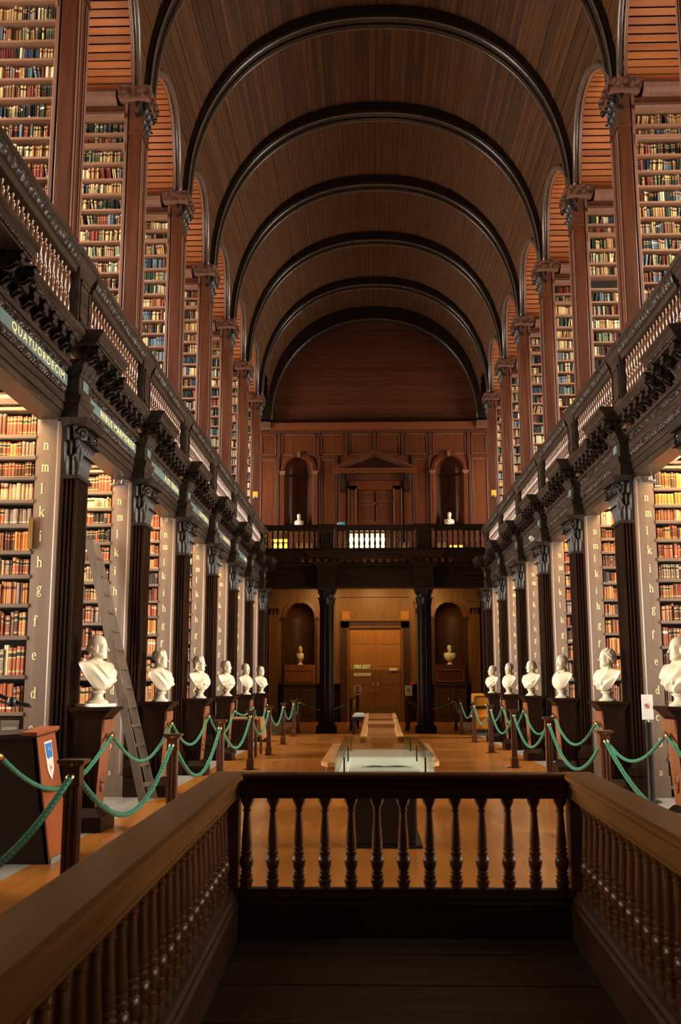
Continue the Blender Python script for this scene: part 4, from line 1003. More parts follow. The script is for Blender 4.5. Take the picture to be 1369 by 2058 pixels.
def rope(p, q, sag, label, r=.021, brass=True, off=.06):
    p = Vector(p); q = Vector(q); d = (q - p).normalized(); p = p + d * off; q = q - d * off
    n = 28; pts = []
    for i in range(n + 1):
        t = i / n; c = p.lerp(q, t); c.z -= sag * 4 * t * (1 - t) * (1 - .12 * (2 * t - 1) ** 2); pts.append(c)
    L_ = sum((pts[i + 1] - pts[i]).length for i in range(n))
    m = MB().tube(pts, r, 10); me = m.me('rope', M['rope'], True)
    uv = me.uv_layers.new(name='UVMap'); data = []
    for pl in me.polygons:
        for li in pl.loop_indices:
            vi = me.loops[li].vertex_index; i, k = divmod(vi, 10)
            if len(pl.vertices) == 4 and 9 in [v % 10 for v in pl.vertices] and k == 0 and (0 in [v % 10 for v in pl.vertices]): k = 10
            data += [i / n * L_ * 10.0, k / 10 * 1.0]
    uv.data.foreach_set('uv', data)
    o = put(me, 'barrier_rope', None); setp(o, label, 'rope', 'green barrier ropes')
    if brass:
        for a_, b_ in ((pts[0], pts[2]), (pts[-1], pts[-3])):
            dd = (b_ - a_).normalized(); MB().tube([a_ - dd * .05, a_ - dd * .01, a_ + dd * .05], [.012, .027, .025], 10).put('end_cap', M['brass'], o, smooth=True)
def pnt(p, z=.985): return (p[0], p[1], z)
sags = [.36, .44, .46, .42, .42, .40, .40, .34, .28]
for i in range(9):
    a_, b_ = PL[i], PL[i + 1]
    rope(pnt(a_), pnt(b_), sags[i], 'green rope between the left barrier posts, %s span from the camera' % ordn(i))
for i in range(8):
    a_, b_ = PR[i], PR[i + 1]
    rope(pnt(a_), pnt(b_), [.46, .46, .46, .44, .42, .40, .34, .26][i], 'green rope between the right barrier posts, %s span from the camera' % ordn(i))
rope(pnt(PL[9]), (-.82 + .05, 38.5, .95), .25, 'short green rope left of the far glass case, running to the doors')
for s, sn in SIDES:
    for n in range(-1, 5):
        rope((s * 3.08, YN(n) + .25, 1.02), (s * 3.08, YN(n + 1) + .25, 1.02), .14 if (s, n) == (-1, 3) else .40, 'green rope slung between plinths on the %s, %s span' % (sn, ordn(n + 1)), off=.02)

# ================================================================== STAIR WELL BALUSTRADE (foreground)
WBP = [(.040, 0), (.040, .035), (.046, .04), (.046, .06), (.036, .065), (.042, .075), (.042, .09), (.030, .095), (.038, .105), (.038, .115), (.030, .12), (.036, .13), (.045, .155), (.047, .18), (.042, .205), (.032, .215), (.039, .225), (.039, .24), (.030, .248), (.037, .256), (.037, .268), (.030, .275), (.035, .285), (.035, .30), (.024, .47), (.022, .50), (.029, .505), (.029, .515), (.022, .52), (.026, .535), (.042, .565), (.044, .58), (.044, .60)]
WB = autosmooth(MB().lathe(WBP, seg=16).me('baluster', M['bal']), .6)
ZB = .245; ZR0 = .825; ZR1 = .985
def rail_run(name, p, q, label, n, axis_mat, w_=.22, first=.0, last=.0, ha=.0, hb=.0):
    p = Vector((p[0], p[1], 0)); q = Vector((q[0], q[1], 0)); d = (q - p); L_ = d.length; d.normalize(); nrm = Vector((-d.y, d.x, 0))
    t = thing(name, label, 'balustrade', (p.x, p.y, 0), None)
    rz = math.atan2(d.y, d.x)
    def sweep(prof, nm_, mt, parent, a=0, b=0):
        pts0 = [p - d * a + nrm * u + Vector((0, 0, z)) for u, z in prof]; pts1 = [q + d * b + nrm * u + Vector((0, 0, z)) for u, z in prof]
        k = len(prof); m = MB(); m.add([tuple(x) for x in pts0 + pts1], [(i, (i + 1) % k, k + (i + 1) % k, k + i) for i in range(k)] + [tuple(range(k - 1, -1, -1)), tuple(range(k, 2 * k))])
        return m.put(nm_, mt, parent)
    h = w_ / 2
    hr = sweep([(-h + .02, ZR1), (-h, ZR1 - .01), (-h, ZR1 - .03), (-h + .015, ZR1 - .045), (-h + .03, ZR1 - .05), (h - .03, ZR1 - .05), (h - .015, ZR1 - .045), (h, ZR1 - .03), (h, ZR1 - .01), (h - .02, ZR1)], 'handrail', axis_mat, t, ha, hb)
    g = h - .035
    sweep([(-g, ZR1 - .05), (-g, ZR1 - .085), (-g + .012, ZR1 - .09), (-g + .012, ZR0 + .015), (-g + .004, ZR0 + .012), (-g + .004, ZR0), (g - .004, ZR0), (g - .004, ZR0 + .012), (g - .012, ZR0 + .015), (g - .012, ZR1 - .09), (g, ZR1 - .085), (g, ZR1 - .05)], 'top_beam', axis_mat, t)
    kb = h - .02
    sweep([(-kb, -.06), (-kb, .16), (-kb + .015, .175), (-kb + .015, .20), (-kb + .03, .215), (-kb + .04, ZB), (kb - .04, ZB), (kb - .03, .215), (kb - .015, .20), (kb - .015, .175), (kb, .16), (kb, -.06)], 'kerb', M['kerb'] if axis_mat is M['rail'] else M['deskd'], t)  # front kerb takes a darker wood to match the shade painted on its rail
    for i in range(n):
        c = p + d * (first + (L_ - first - last) * i / (n - 1)); put(WB, 'baluster', t, (c.x, c.y, ZB - .005), (0, 0, rz), (1, 1, (ZR0 - ZB + .01) / .60))
    return t
YF = 7.03
XL1 = -1.15; XL0 = -.98; XR1 = 1.21; XR0 = .93
rail_run('stair_balustrade', (XL1 + .088, YF), (XR1 - .088, YF), 'dark front run of the foreground stair balustrade, between two corner posts', 13, M['railx'], .20, .047, .047, -.028, -.028)
rail_run('stair_balustrade', (XL0, -.6), (XL1 + .0018, YF - .078), 'long left run of the foreground stair balustrade with worn brown handrail', 39, M['rail'], .225, .16, .142, 0, .19)
rail_run('stair_balustrade', (XR0, -.6), (XR1 - .003, YF - .078), 'long right run of the foreground stair balustrade with worn brown handrail', 39, M['rail'], .225, .16, .142, 0, .19)
for x, lab in ((XL1, 'square corner post of the stair balustrade, left'), (XR1, 'square corner post of the stair balustrade, right')):
    t = thing('corner_post', lab, 'post', (x, YF, -.06))
    rbox(x - .086, x + .086, YF - .076, YF + .076, -.06, ZR1 - .052, 'shaft', M['railx'], t, .006)
    rbox(x - .08, x + .08, YF - .07, YF + .07, ZR1 - .3, ZR1 - .051, 'cap_block', M['railx'], t, .004)

# ================================================================== NEAR GLASS CASE ON A BLACK PEDESTAL
t = thing('display_case', 'long glass display case on a black pedestal just beyond the stair rail', 'display case', (-.04, 11.6, 0))
cx0, cx1, cy0, cy1, zt = -.53, .44, 10.1, 13.9, .886
rbox(-.35, .27, 10.3, 13.7, .02, .66, 'pedestal', M['black'], t, .02)
put(MB().box(-.40, .32, 10.26, 13.74, 0, .03).me('pedestal_foot', M['black']), 'pedestal_foot', t)
rbox(cx0 + .02, cx1 - .02, cy0 + .02, cy1 - .02, .655, .70, 'deck', M['cream'], t, .006)
rbox(cx0 + .12, cx1 - .12, cy0 + .25, cy1 - .3, .70, .735, 'cream_tray', M['cream'], t, .01)
for (x0, x1, y0, y1, z0, z1) in ((cx0, cx1, cy0, 11.28, zt - .012, zt), (cx0, cx1, 11.285, cy1, zt - .012, zt), (cx0, cx1, cy0, cy0 + .01, .66, zt - .012), (cx0, cx1, cy1 - .01, cy1, .66, zt - .012), (cx0, cx0 + .01, cy0 + .01, cy1 - .01, .66, zt - .012), (cx1 - .01, cx1, cy0 + .01, cy1 - .01, .66, zt - .012)):
    put(MB().box(x0, x1, y0, y1, z0, z1).me('glass_pane', M['glass']), 'glass_pane', t)
for x in (cx0 + .09, cx1 - .09):
    for y in (cy0 + .05, 12.0, cy1 - .05): put(MB().box(x - .008, x + .008, y - .008, y + .008, .70, zt - .012).me('clip_post', M['black']), 'clip_post', t)
b = thing('open_manuscript', 'pale open manuscript lying in the near glass case', 'book', (-.02, 10.75, .737))
m = MB()
for sx in (-1, 1): m.grid([[( -.02 + sx * .24 * u, 10.62 + .30 * v_, (.750) + .008 * math.sin(PI * min(1, u * 1.1)) ) for u in (0, .12, .3, .55, .8, 1)] for v_ in (0, .5, 1)])
m.put('pages', M['paper'], b); put(MB().box(-.28, .24, 10.60, 10.94, .737, .744).me('cover', M['cream']), 'cover', b)
o = put(MB().box(-.36, -.28, 10.45, 10.50, .737, .741).me('caption_card', M['paper']), 'caption_card'); setp(o, 'small white caption card on the tray of the near glass case', 'card')

# long oak show-table with side rails and cross bars
t = thing('oak_showcase', 'long honey oak showcase with raised sides and cross bars down the hall centre', 'showcase', (.05, 23, 0))
def sx0(y): return -.352 + (y - 17.7) * .0030
def sx1(y): return .39 + (y - 17.7) * .0150
ya, yb = 17.75, 32.0
m = MB(); m.prism([(-.88, 14.75), (-.78, 14.5), (.66, 14.5), (.79, 14.75), (.90, 19.2), (-.86, 19.2)], 'z', .44, .50); m.put('bench_top', M['honey'], t)
for x in (-.76, .66):
    for y in (14.8, 18.9): rbox(x - .05, x + .05, y - .05, y + .05, 0, .44, 'leg', M['honey'], t, .008)
rbox(-.80, .68, 14.62, 14.66, .34, .44, 'apron', M['honeyx'], t, .004)
for f0, f1 in ((sx0, 1), (sx1, -1)):
    m = MB(); v = []
    for y in (ya, yb): x = f0(y); v += [(x, y, .58), (x + f1 * .10, y, .58), (x + f1 * .10, y, .69), (x + f1 * .08, y, .70), (x, y, .70)]
    m.add(v, [(i, (i + 1) % 5, 5 + (i + 1) % 5, 5 + i) for i in range(5)] + [(4, 3, 2, 1, 0), (5, 6, 7, 8, 9)]); m.put('side_rail', M['honey'], t)
m = MB(); m.add([(sx0(ya) + .08, ya, .60), (sx1(ya) - .08, ya, .60), (sx1(24.4) - .08, 24.4, .60), (sx0(24.4) + .08, 24.4, .60)], [(0, 1, 2, 3)]); m.put('sloping_panel', M['honeyx'], t)
for y0, y1 in ((17.75, 17.9), (23.6, 25.0), (27.6, 28.1), (30.2, 30.6), (31.5, 32.0)):
    m = MB(); m.add([(sx0(y0), y0, .59), (sx1(y0), y0, .59), (sx1(y1), y1, .59), (sx0(y1), y1, .59), (sx0(y0), y0, .685), (sx1(y0), y0, .685), (sx1(y1), y1, .685), (sx0(y1), y1, .685)], [(0, 3, 2, 1), (4, 5, 6, 7), (0, 1, 5, 4), (1, 2, 6, 5), (2, 3, 7, 6), (3, 0, 4, 7)]); m.put('cross_bar', M['honeyx'], t)
for k in range(9):
    y = 25.4 + k * .66
    if any(a0 - .2 < y < b0 + .2 for a0, b0 in ((27.6, 28.1), (30.2, 30.6))): continue
    put(MB().box(sx0(y) + .06, sx1(y) - .06, y, y + .12, .60, .655).me('slat', M['honeyx']), 'slat', t)
put(MB().box(-.22, .30, 19.3, 31.8, .10, .58).me('base_box', M['honey']), 'base_box', t)
for y in (19.5, 24.5, 31.5):
    for x in (-.2, .3): rbox(x - .05, x + .05, y - .05, y + .05, 0, .59, 'leg', M['honey'], t, .006)

# far glass case
t = thing('display_case', 'small glass case on dark legs in front of the exit doors', 'display case', (-.02, 33.6, 0))
gx0, gx1, gy0, gy1 = -.78, .72, 32.9, 34.6
rbox(gx0, gx1, gy0, gy1, .46, .55, 'deck', M['black'], t, .008); rbox(gx0 + .05, gx1 - .05, gy0 + .05, gy1 - .05, .55, .60, 'tray', M['cream'], t, .008)
for x in (gx0 + .08, gx1 - .08):
    for y in (gy0 + .1, gy1 - .1): rbox(x - .04, x + .04, y - .04, y + .04, 0, .46, 'leg', M['black'], t, .004)
for (x0, x1, y0, y1, z0, z1) in ((gx0, gx1, gy0, gy1, .815, .827), (gx0, gx1, gy0, gy0 + .012, .55, .815), (gx0, gx1, gy1 - .012, gy1, .55, .815), (gx0, gx0 + .012, gy0 + .012, gy1 - .012, .55, .815), (gx1 - .012, gx1, gy0 + .012, gy1 - .012, .55, .815)):
    put(MB().box(x0, x1, y0, y1, z0, z1).me('glass_pane', M['glass']), 'glass_pane', t)
o = thing('open_book', 'white open book inside the far glass case', 'book', (-.5, 33.4, .60))
m = MB(); m.prism([(-.68, .603), (-.68, .66), (-.52, .68), (-.36, .66), (-.36, .603)], 'y', 33.2, 33.6); m.put('pages', M['paper'], o)

# ================================================================== LADDER
t = thing('library_ladder', 'grey-brown wooden library ladder leaning into the first alcove on the left', 'ladder', (-3.25, 14.4, 0))
A0 = Vector((-3.26, 14.10, 0)); A1 = Vector((-4.20, 14.30, 3.62)); D0 = Vector((0.03, .52, 0)); D1 = Vector((.0, .36, 0))
def beam(p, q, wx, wy, name, mt, parent):
    m = MB(); v = []
    for c in (p, q): v += [(c.x - wx, c.y - wy, c.z), (c.x + wx, c.y - wy, c.z), (c.x + wx, c.y + wy, c.z), (c.x - wx, c.y + wy, c.z)]
    m.add(v, [(0, 3, 2, 1), (4, 5, 6, 7), (0, 1, 5, 4), (1, 2, 6, 5), (2, 3, 7, 6), (3, 0, 4, 7)]); return m.put(name, mt, parent)
beam(A0, A1, .055, .022, 'side_rail', M['ladder'], t); beam(A0 + D0, A1 + D1, .055, .022, 'side_rail', M['ladder'], t)
for k in range(13):
    f = .06 + k * .073; p = A0.lerp(A1, f); q = (A0 + D0).lerp(A1 + D1, f)
    put(MB().add([(p.x - .05, p.y + .02, p.z - .014), (p.x + .06, p.y + .02, p.z - .014), (q.x + .06, q.y - .02, q.z - .014), (q.x - .05, q.y - .02, q.z - .014), (p.x - .05, p.y + .02, p.z + .012), (p.x + .06, p.y + .02, p.z + .012), (q.x + .06, q.y - .02, q.z + .012), (q.x - .05, q.y - .02, q.z + .012)], [(0, 3, 2, 1), (4, 5, 6, 7), (0, 1, 5, 4), (1, 2, 6, 5), (2, 3, 7, 6), (3, 0, 4, 7)]).me('tread', M['ladder']), 'tread', t)

# ================================================================== RED DESK with crest, lower left
t = thing('reception_desk', 'red-brown reception desk with a blue shield crest on its slanted end', 'desk', (-3.4, 9.6, 0))
V8 = [(-3.04, 9.33, 0), (-3.04, 9.95, 0), (-3.235, 9.95, 1.13), (-3.21, 9.33, 1.10)]
def slab(face, back, name, mt, parent):
    m = MB(); n = len(face); m.add(list(face) + list(back), [tuple(range(n)), tuple(range(2 * n - 1, n - 1, -1))] + [(i, n + i, n + (i + 1) % n, (i + 1) % n) for i in range(n)]); return m.put(name, mt, parent)
slab(V8, [(x - .04, y, z) for x, y, z in V8], 'end_panel', M['desk'], t)
slab([(-4.7, 9.33, 0), (-3.05, 9.33, 0), (-3.22, 9.33, 1.10), (-4.7, 9.33, 1.04)], [(-4.7, 9.37, 0), (-3.05, 9.37, 0), (-3.22, 9.37, 1.10), (-4.7, 9.37, 1.04)], 'front_panel', M['deskd'], t)
slab([(-4.7, 9.93, 0), (-3.08, 9.93, 0), (-3.24, 9.93, 1.10), (-4.7, 9.93, 1.04)], [(-4.7, 9.90, 0), (-3.08, 9.90, 0), (-3.24, 9.90, 1.10), (-4.7, 9.90, 1.04)], 'rear_panel', M['deskd'], t)
slab([(-3.19, 9.27, 1.10), (-3.21, 9.98, 1.13), (-3.45, 9.98, 1.12), (-4.7, 9.98, 1.06), (-4.7, 9.27, 1.04), (-3.45, 9.27, 1.09)], [(-3.19, 9.27, 1.145), (-3.21, 9.98, 1.17), (-3.45, 9.98, 1.155), (-4.7, 9.98, 1.085), (-4.7, 9.27, 1.06), (-3.45, 9.27, 1.13)], 'desk_top', M['deskd'], t)
slab([(-3.185, 9.26, 1.12), (-3.205, 9.99, 1.15), (-3.40, 9.99, 1.15), (-3.33, 9.26, 1.12)], [(-3.185, 9.26, 1.15), (-3.205, 9.99, 1.18), (-3.40, 9.99, 1.18), (-3.33, 9.26, 1.15)], 'end_cap', M['desk'], t)
m = MB(); m.box(-3.045, -3.025, 9.32, 9.96, 0, .05); m.put('skirting', M['stone'], t)
put(MB().add([(-3.036, 9.325, .03), (-3.206, 9.325, 1.10), (-3.216, 9.322, 1.10), (-3.046, 9.322, .03)], [(0, 1, 2, 3)]).me('metal_edge', M['steel']), 'metal_edge', t)
def on_end(u, z, off=.006):   # point on the slanted end: u along y, z height
    f = z / 1.11; return (-3.04 - .18 * f + off * 1.0, 9.33 + u, z)
def decal(pts, name, mt, parent, off=.006): 
    return slab([on_end(u, z, off) for u, z in pts], [on_end(u, z, off - .004) for u, z in pts], name, mt, parent)
cr = decal([(.20, 1.05), (.43, 1.06), (.415, .80), (.315, .70), (.225, .79)], 'crest', M['paper'], t)
decal([(.225, 1.03), (.41, 1.04), (.398, .92), (.375, .90), (.36, .925), (.335, .90), (.31, .915), (.285, .89), (.24, .91)], 'crest_field', M['blue'], cr, .010)
decal([(.29, .84), (.345, .845), (.34, .78), (.30, .775)], 'crest_castle', M['cream'], cr, .010); decal([(.308, .825), (.33, .828), (.326, .80), (.31, .80)], 'crest_flame', M['red'], cr, .013)
decal([(.29, 1.0), (.305, 1.002), (.303, .97), (.29, .97)], 'crest_charge', M['cream'], cr, .013); decal([(.345, .995), (.36, .998), (.358, .965), (.346, .965)], 'crest_charge', M['cream'], cr, .013)
# framed picture and jointed arm behind the desk top
t = thing('framed_picture', 'small framed landscape leaning against the lowest books, lower left', 'picture', (-3.95, 10.9, 1.02))
px, py = -4.02, 10.95
o = rbox(px - .15, px + .13, py, py + .03, .84, 1.23, 'frame', M['pil'], t, .008); 
put(MB().box(px - .11, px + .09, py - .004, py + .002, .90, 1.20).me('mount', M['shelf']), 'mount', o)
put(MB().box(px - .09, px + .07, py - .007, py - .003, 1.05, 1.13).me('painted_sky', M['stone']), 'painted_sky', o); put(MB().box(px - .09, px + .07, py - .007, py - .003, .96, 1.05).me('painted_field', M['gold']), 'painted_field', o)
put(MB().box(px - .12, px + .10, py + .03, py + .12, 0, .90).me('stand', M['deskd']), 'stand', t)
t = thing('jointed_arm', 'black jointed metal arm reaching over the framed picture, lower left', 'arm', (-4.22, 10.5, 0))
put(autosmooth(MB().tube([(-4.22, 10.5, 1.56), (-3.90, 10.6, 1.41), (-3.72, 10.62, 1.36)], .02, 8).me('upper_arm', M['black'])), 'upper_arm', t)
put(autosmooth(MB().tube([(-4.22, 10.5, 1.46), (-3.88, 10.6, 1.37), (-3.70, 10.63, 1.35)], .014, 8).me('lower_arm', M['steel'])), 'lower_arm', t)
put(autosmooth(MB().lathe([(.035, -.05), (.05, -.03), (.05, .03), (.035, .05)], (-3.90, 10.6, 1.40), 10).me('joint', M['black'])), 'joint', t)
put(autosmooth(MB().tube([(-4.22, 10.5, 1.56), (-4.22, 10.5, 0)], .02, 8).me('column', M['black'])), 'column', t)

# ================================================================== DROP LEAF TABLE (left)
t = thing('drop_leaf_table', 'dark drop leaf table with a raised tan leaf between the left plinths', 'table', (-2.9, 23.6, 0))
rbox(-3.36, -2.66, 22.7, 24.0, .80, .835, 'tabletop', M['honeyx'], t, .006)
slab([(-2.66, 23.0, .835), (-2.66, 24.0, .835), (-2.60, 23.95, .38), (-2.60, 23.0, .36)], [(-2.63, 23.0, .835), (-2.63, 24.0, .835), (-2.57, 23.95, .38), (-2.57, 23.0, .36)], 'drop_leaf', M['honey'], t)
slab([(-2.86, 22.98, .85), (-2.63, 22.98, .85), (-2.59, 22.98, .46), (-2.80, 22.98, .38)], [(-2.86, 23.0, .85), (-2.63, 23.0, .85), (-2.59, 23.0, .46), (-2.80, 23.0, .38)], 'end_leaf', M['honeyx'], t)
rbox(-3.32, -2.86, 22.72, 22.76, .30, .80, 'end_panel', M['deskd'], t, .004)
for x in (-3.30, -2.70):
    for y in (22.8, 23.9): rbox(x - .03, x + .03, y - .03, y + .03, 0, .80, 'leg', M['post'], t, .005)

# ================================================================== ORANGE TROLLEY (right)
t = thing('stacking_trolley', 'orange wheeled trolley with a dark looped handle by the last right plinths', 'trolley', (3.2, 31.0, 0))
ty = 30.9
rbox(2.86, 3.36, ty, ty + .06, .92, 1.30, 'upper_panel', M['orange'], t, .03)
rbox(2.92, 3.34, ty + .02, ty + .10, .25, .86, 'lower_panel', M['orange'], t, .03)
rbox(2.84, 3.36, ty - .12, ty + .5, .60, .66, 'tray', M['orange'], t, .01); rbox(2.84, 3.36, ty - .05, ty + .5, .86, .92, 'dark_band', M['black'], t, .01)
pts = [(2.96, ty - .03, .25), (2.95, ty - .03, 1.14)] + [(3.02 - .07 * math.cos(PI / 2 * k / 5), ty - .03, 1.14 + .07 * math.sin(PI / 2 * k / 5)) for k in range(6)] + [(3.26 + .07 * math.sin(PI / 2 * k / 5), ty - .03, 1.14 + .07 * math.cos(PI / 2 * k / 5)) for k in range(6)] + [(3.33, ty - .03, .25)]
put(autosmooth(MB().tube(pts, .018, 8).me('handle_loop', M['black'])), 'handle_loop', t)
rbox(2.84, 3.36, ty - .05, ty + .55, .16, .22, 'chassis', M['black'], t, .01)
for x in (2.90, 3.30):
    for y in (ty, ty + .48):
        m = MB(); m.lathe([(.03, -.02), (.07, -.02), (.075, 0), (.07, .02), (.03, .02)], (0, 0, 0), 14)
        put(autosmooth(m.me('castor', M['steel'])), 'castor', t, (x, y, .075), (0, PI / 2, 0)); put(MB().box(x - .03, x + .03, y - .02, y + .02, .10, .17).me('castor_fork', M['steel']), 'castor_fork', t)

# ================================================================== SIGN STANDS
def sign_stand(loc, w_, h_, zb, label, kind):
    x, y = loc; t = thing('sign_stand', label, 'sign', (x, y, 0))
    put(autosmooth(MB().lathe([(.13, 0), (.13, .02), (.05, .05), (.045, zb - .05), (.055, zb - .03), (.055, zb), (.0, zb)], (x, y, 0), 12).me('stand', M['black'])), 'stand', t)
    put(autosmooth(MB().tube([(x, y, zb - .02), (x, y, zb + .05)], .008, 6).me('stem', M['brass'])), 'stem', t)
    b_ = rbox(x - w_ / 2, x + w_ / 2, y - .012, y + .012, zb + .03, zb + .03 + h_, 'sign_card', M['paper'], t, .003)
    zc = zb + .03 + h_ * .55; r = w_ * .24; yy = y - .016
    def disc(r0, r1, name, mt, off=0, zz=None):
        zz = zc if zz is None else zz; m = MB(); o_ = [(x + r1 * math.cos(2 * PI * k / 24), yy - off, zz + r1 * math.sin(2 * PI * k / 24)) for k in range(24)]
        if r0 == 0: m.add(o_, [tuple(range(24))])
        else: i_ = [(x + r0 * math.cos(2 * PI * k / 24), yy - off, zz + r0 * math.sin(2 * PI * k / 24)) for k in range(24)]; m.add(o_ + i_, [(k, (k + 1) % 24, 24 + (k + 1) % 24, 24 + k) for k in range(24)])
        return m.put(name, mt, b_)
    if kind == 'photo':
        disc(r * .85, r, 'red_ring', M['red'])
        m = MB(); m.box(x - r * .38, x + r * .38, yy + .001, yy + .004, zc - r * .25, zc + r * .25); m.box(x - r * .15, x + r * .15, yy + .001, yy + .004, zc + r * .25, zc + r * .38); m.put('camera_pictogram', M['ink'], b_)
        m = MB(); c_ = r * .66; m.add([(x - c_ - .006, yy - .001, zc + c_), (x - c_ + .012, yy - .001, zc + c_ + .006), (x + c_ + .006, yy - .001, zc - c_), (x + c_ - .012, yy - .001, zc - c_ - .006)], [(0, 1, 2, 3)]); m.put('red_bar', M['red'], b_)
    else:
        disc(0, r * 1.1, 'red_disc', M['red'], 0, zc + h_ * .12); put(MB().box(x - r * .7, x + r * .7, yy - .003, yy - .001, zc + h_ * .12 - r * .18, zc + h_ * .12 + r * .18).me('white_bar', M['paper']), 'white_bar', b_)
        for k in range(3): put(MB().box(x - w_ * .32, x + w_ * .32, yy - .001, yy + .003, zc - h_ * (.2 + .09 * k), zc - h_ * (.17 + .09 * k)).me('text_line', M['ink']), 'text_line', b_)
sign_stand((3.60, 14.2), .15, .335, 1.065, 'white no photography sign on a black stand near the right edge', 'photo')
sign_stand((-.62, 37.2), .26, .34, 1.18, 'white sign with a red disc on a black stand left of the doors', 'stop')
sign_stand((1.22, 37.2), .26, .36, 1.14, 'white no photography sign on a black stand right of the doors', 'photo')

# ================================================================== LAMPS AND DEVICES
for s, n, lab in ((-1, 1, 'grey bracket picture lamp at the top of the second left letter board'), (1, 1, 'grey bracket picture lamp at the top of the second right letter board')):
    t = thing('picture_lamp', lab, 'lamp', (s * 3.87, YN(n) - .2, 4.57))
    x = s * 3.87; y = YN(n)
    rbox(x - .11, x + .11, y - .26, y - .13, 4.455, 4.49, 'lamp_housing', M['steel'], t, .006)
    put(autosmooth(MB().tube([(x + .03, y - .2, 4.49), (x + .035, y - .2, 4.55), (x + .05, y - .17, 4.585), (x + .07, y - .08, 4.58), (x + .08, y + .03, 4.54)], .010, 8).me('bracket', M['steel'])), 'bracket', t)
    put(autosmooth(MB().tube([(x - .06, y - .2, 4.49), (x - .06, y - .15, 4.56), (x - .06, y + .03, 4.54)], .010, 6).me('bracket_arm', M['steel'])), 'bracket_arm', t)
t = thing('security_camera', 'white security camera on the right frieze, midway down the hall', 'camera', (3.55, 22.6, 4.78))
put(autosmooth(MB().tube([(3.42, 22.3, 4.74), (3.46, 22.6, 4.80)], .055, 10).me('camera_body', M['paper'])), 'camera_body', t); put(autosmooth(MB().tube([(3.46, 22.55, 4.80), (3.675, 22.6, 4.82)], .02, 6).me('camera_arm', M['paper'])), 'camera_arm', t)
for s, sn in SIDES:
    t = thing('wall_sensor', 'small orange and black sensor on the last gallery pier, %s side' % sn, 'sensor', (s * 3.74, YN(6) + .1, 7.6))
    rbox(s * 3.78, s * 3.93, YN(6) - .05, YN(6), 7.55, 7.75, 'sensor_box', M['orange'], t, .01); put(autosmooth(MB().lathe([(.0, -.06), (.05, -.03), (.06, 0), (.05, .03), (0, .06)], (s * 3.85, YN(6) - .08, 7.52), 10).me('sensor_head', M['black'])), 'sensor_head', t)

# ================================================================== END WALL, UPPER STOREY
def arched_wall(m, X0, X1, Z0, Z1, Y, th, arches, seg=16):
    """wall sheet with arched openings: (xc, r, z0, zi)"""
    arches = sorted(arches); x = X0
    for (xc, r, z0, zi) in arches:
        m.box(x, xc - r, Y, Y + th, Z0, Z1)
        if z0 > Z0: m.box(xc - r, xc + r, Y, Y + th, Z0, z0)
        for k in range(seg):
            xa = xc - r + 2 * r * k / seg; xb = xc - r + 2 * r * (k + 1) / seg
            za = zi + math.sqrt(max(0, r * r - (xa - xc) ** 2)); zb = zi + math.sqrt(max(0, r * r - (xb - xc) ** 2))
            m.add([(xa, Y, za), (xb, Y, zb), (xb, Y, Z1), (xa, Y, Z1), (xa, Y + th, za), (xb, Y + th, zb), (xb, Y + th, Z1), (xa, Y + th, Z1)], [(0, 1, 2, 3), (7, 6, 5, 4), (0, 4, 5, 1)])
        x = xc + r
    m.box(x, X1, Y, Y + th, Z0, Z1)
def niche(parent, xc, r, z0, zi, Y, mat, name='niche'):
    rows = []; n = 20
    for z in (z0, zi): rows.append([(xc - r * math.cos(PI * k / n), Y + r * math.sin(PI * k / n) * .95, z) for k in range(n + 1)])
    m = MB(); m.grid(rows)
    m.add([(xc - r * math.cos(PI * k / n), Y + r * math.sin(PI * k / n) * .95, z0) for k in range(n + 1)], [tuple(range(n, -1, -1))])
    rows = []
    for j in range(11):
        f = PI / 2 * j / 10
        rows.append([(xc - r * math.cos(f) * math.cos(PI * k / n), Y + r * math.cos(f) * math.sin(PI * k / n) * .95, zi + r * math.sin(f)) for k in range(n + 1)])
    m.grid(rows); return put(autosmooth(m.me(name, mat), .9), name, parent)
def arch_trim(parent, xc, r, zi, Y, wd, th, mat, name='arch_moulding', seg=24):
    m = MB(); prof = [(0, 0), (.0, -th), (wd * .35, -th * .75), (wd * .4, -th * 1.15), (wd, -th * 1.0), (wd, 0)]
    m.grid([[(xc + (r + u) * math.cos(PI * k / seg), Y + d, zi + (r + u) * math.sin(PI * k / seg)) for u, d in prof] for k in range(seg + 1)])
    return put(autosmooth(m.me(name, mat), .6), name, parent)
WE = structure('wall_end', (0, YEND, 5.6))
NR = .54; NZ0 = 7.02; NZI = 9.15; NXL, NXR = -2.69, 2.71
m = MB(); arched_wall(m, -4.3, 4.3, 5.9, 10.75, YEND, .06, [(NXL, NR, NZ0, NZI), (NXR, NR, NZ0, NZI)]); m.put('wall_panelling', M['maho'], WE)
put(MB().box(-4.3, 4.3, YEND + .6, YEND + .7, 5.6, 15.4).me('wall_core', M['mahod']), 'wall_core', WE)
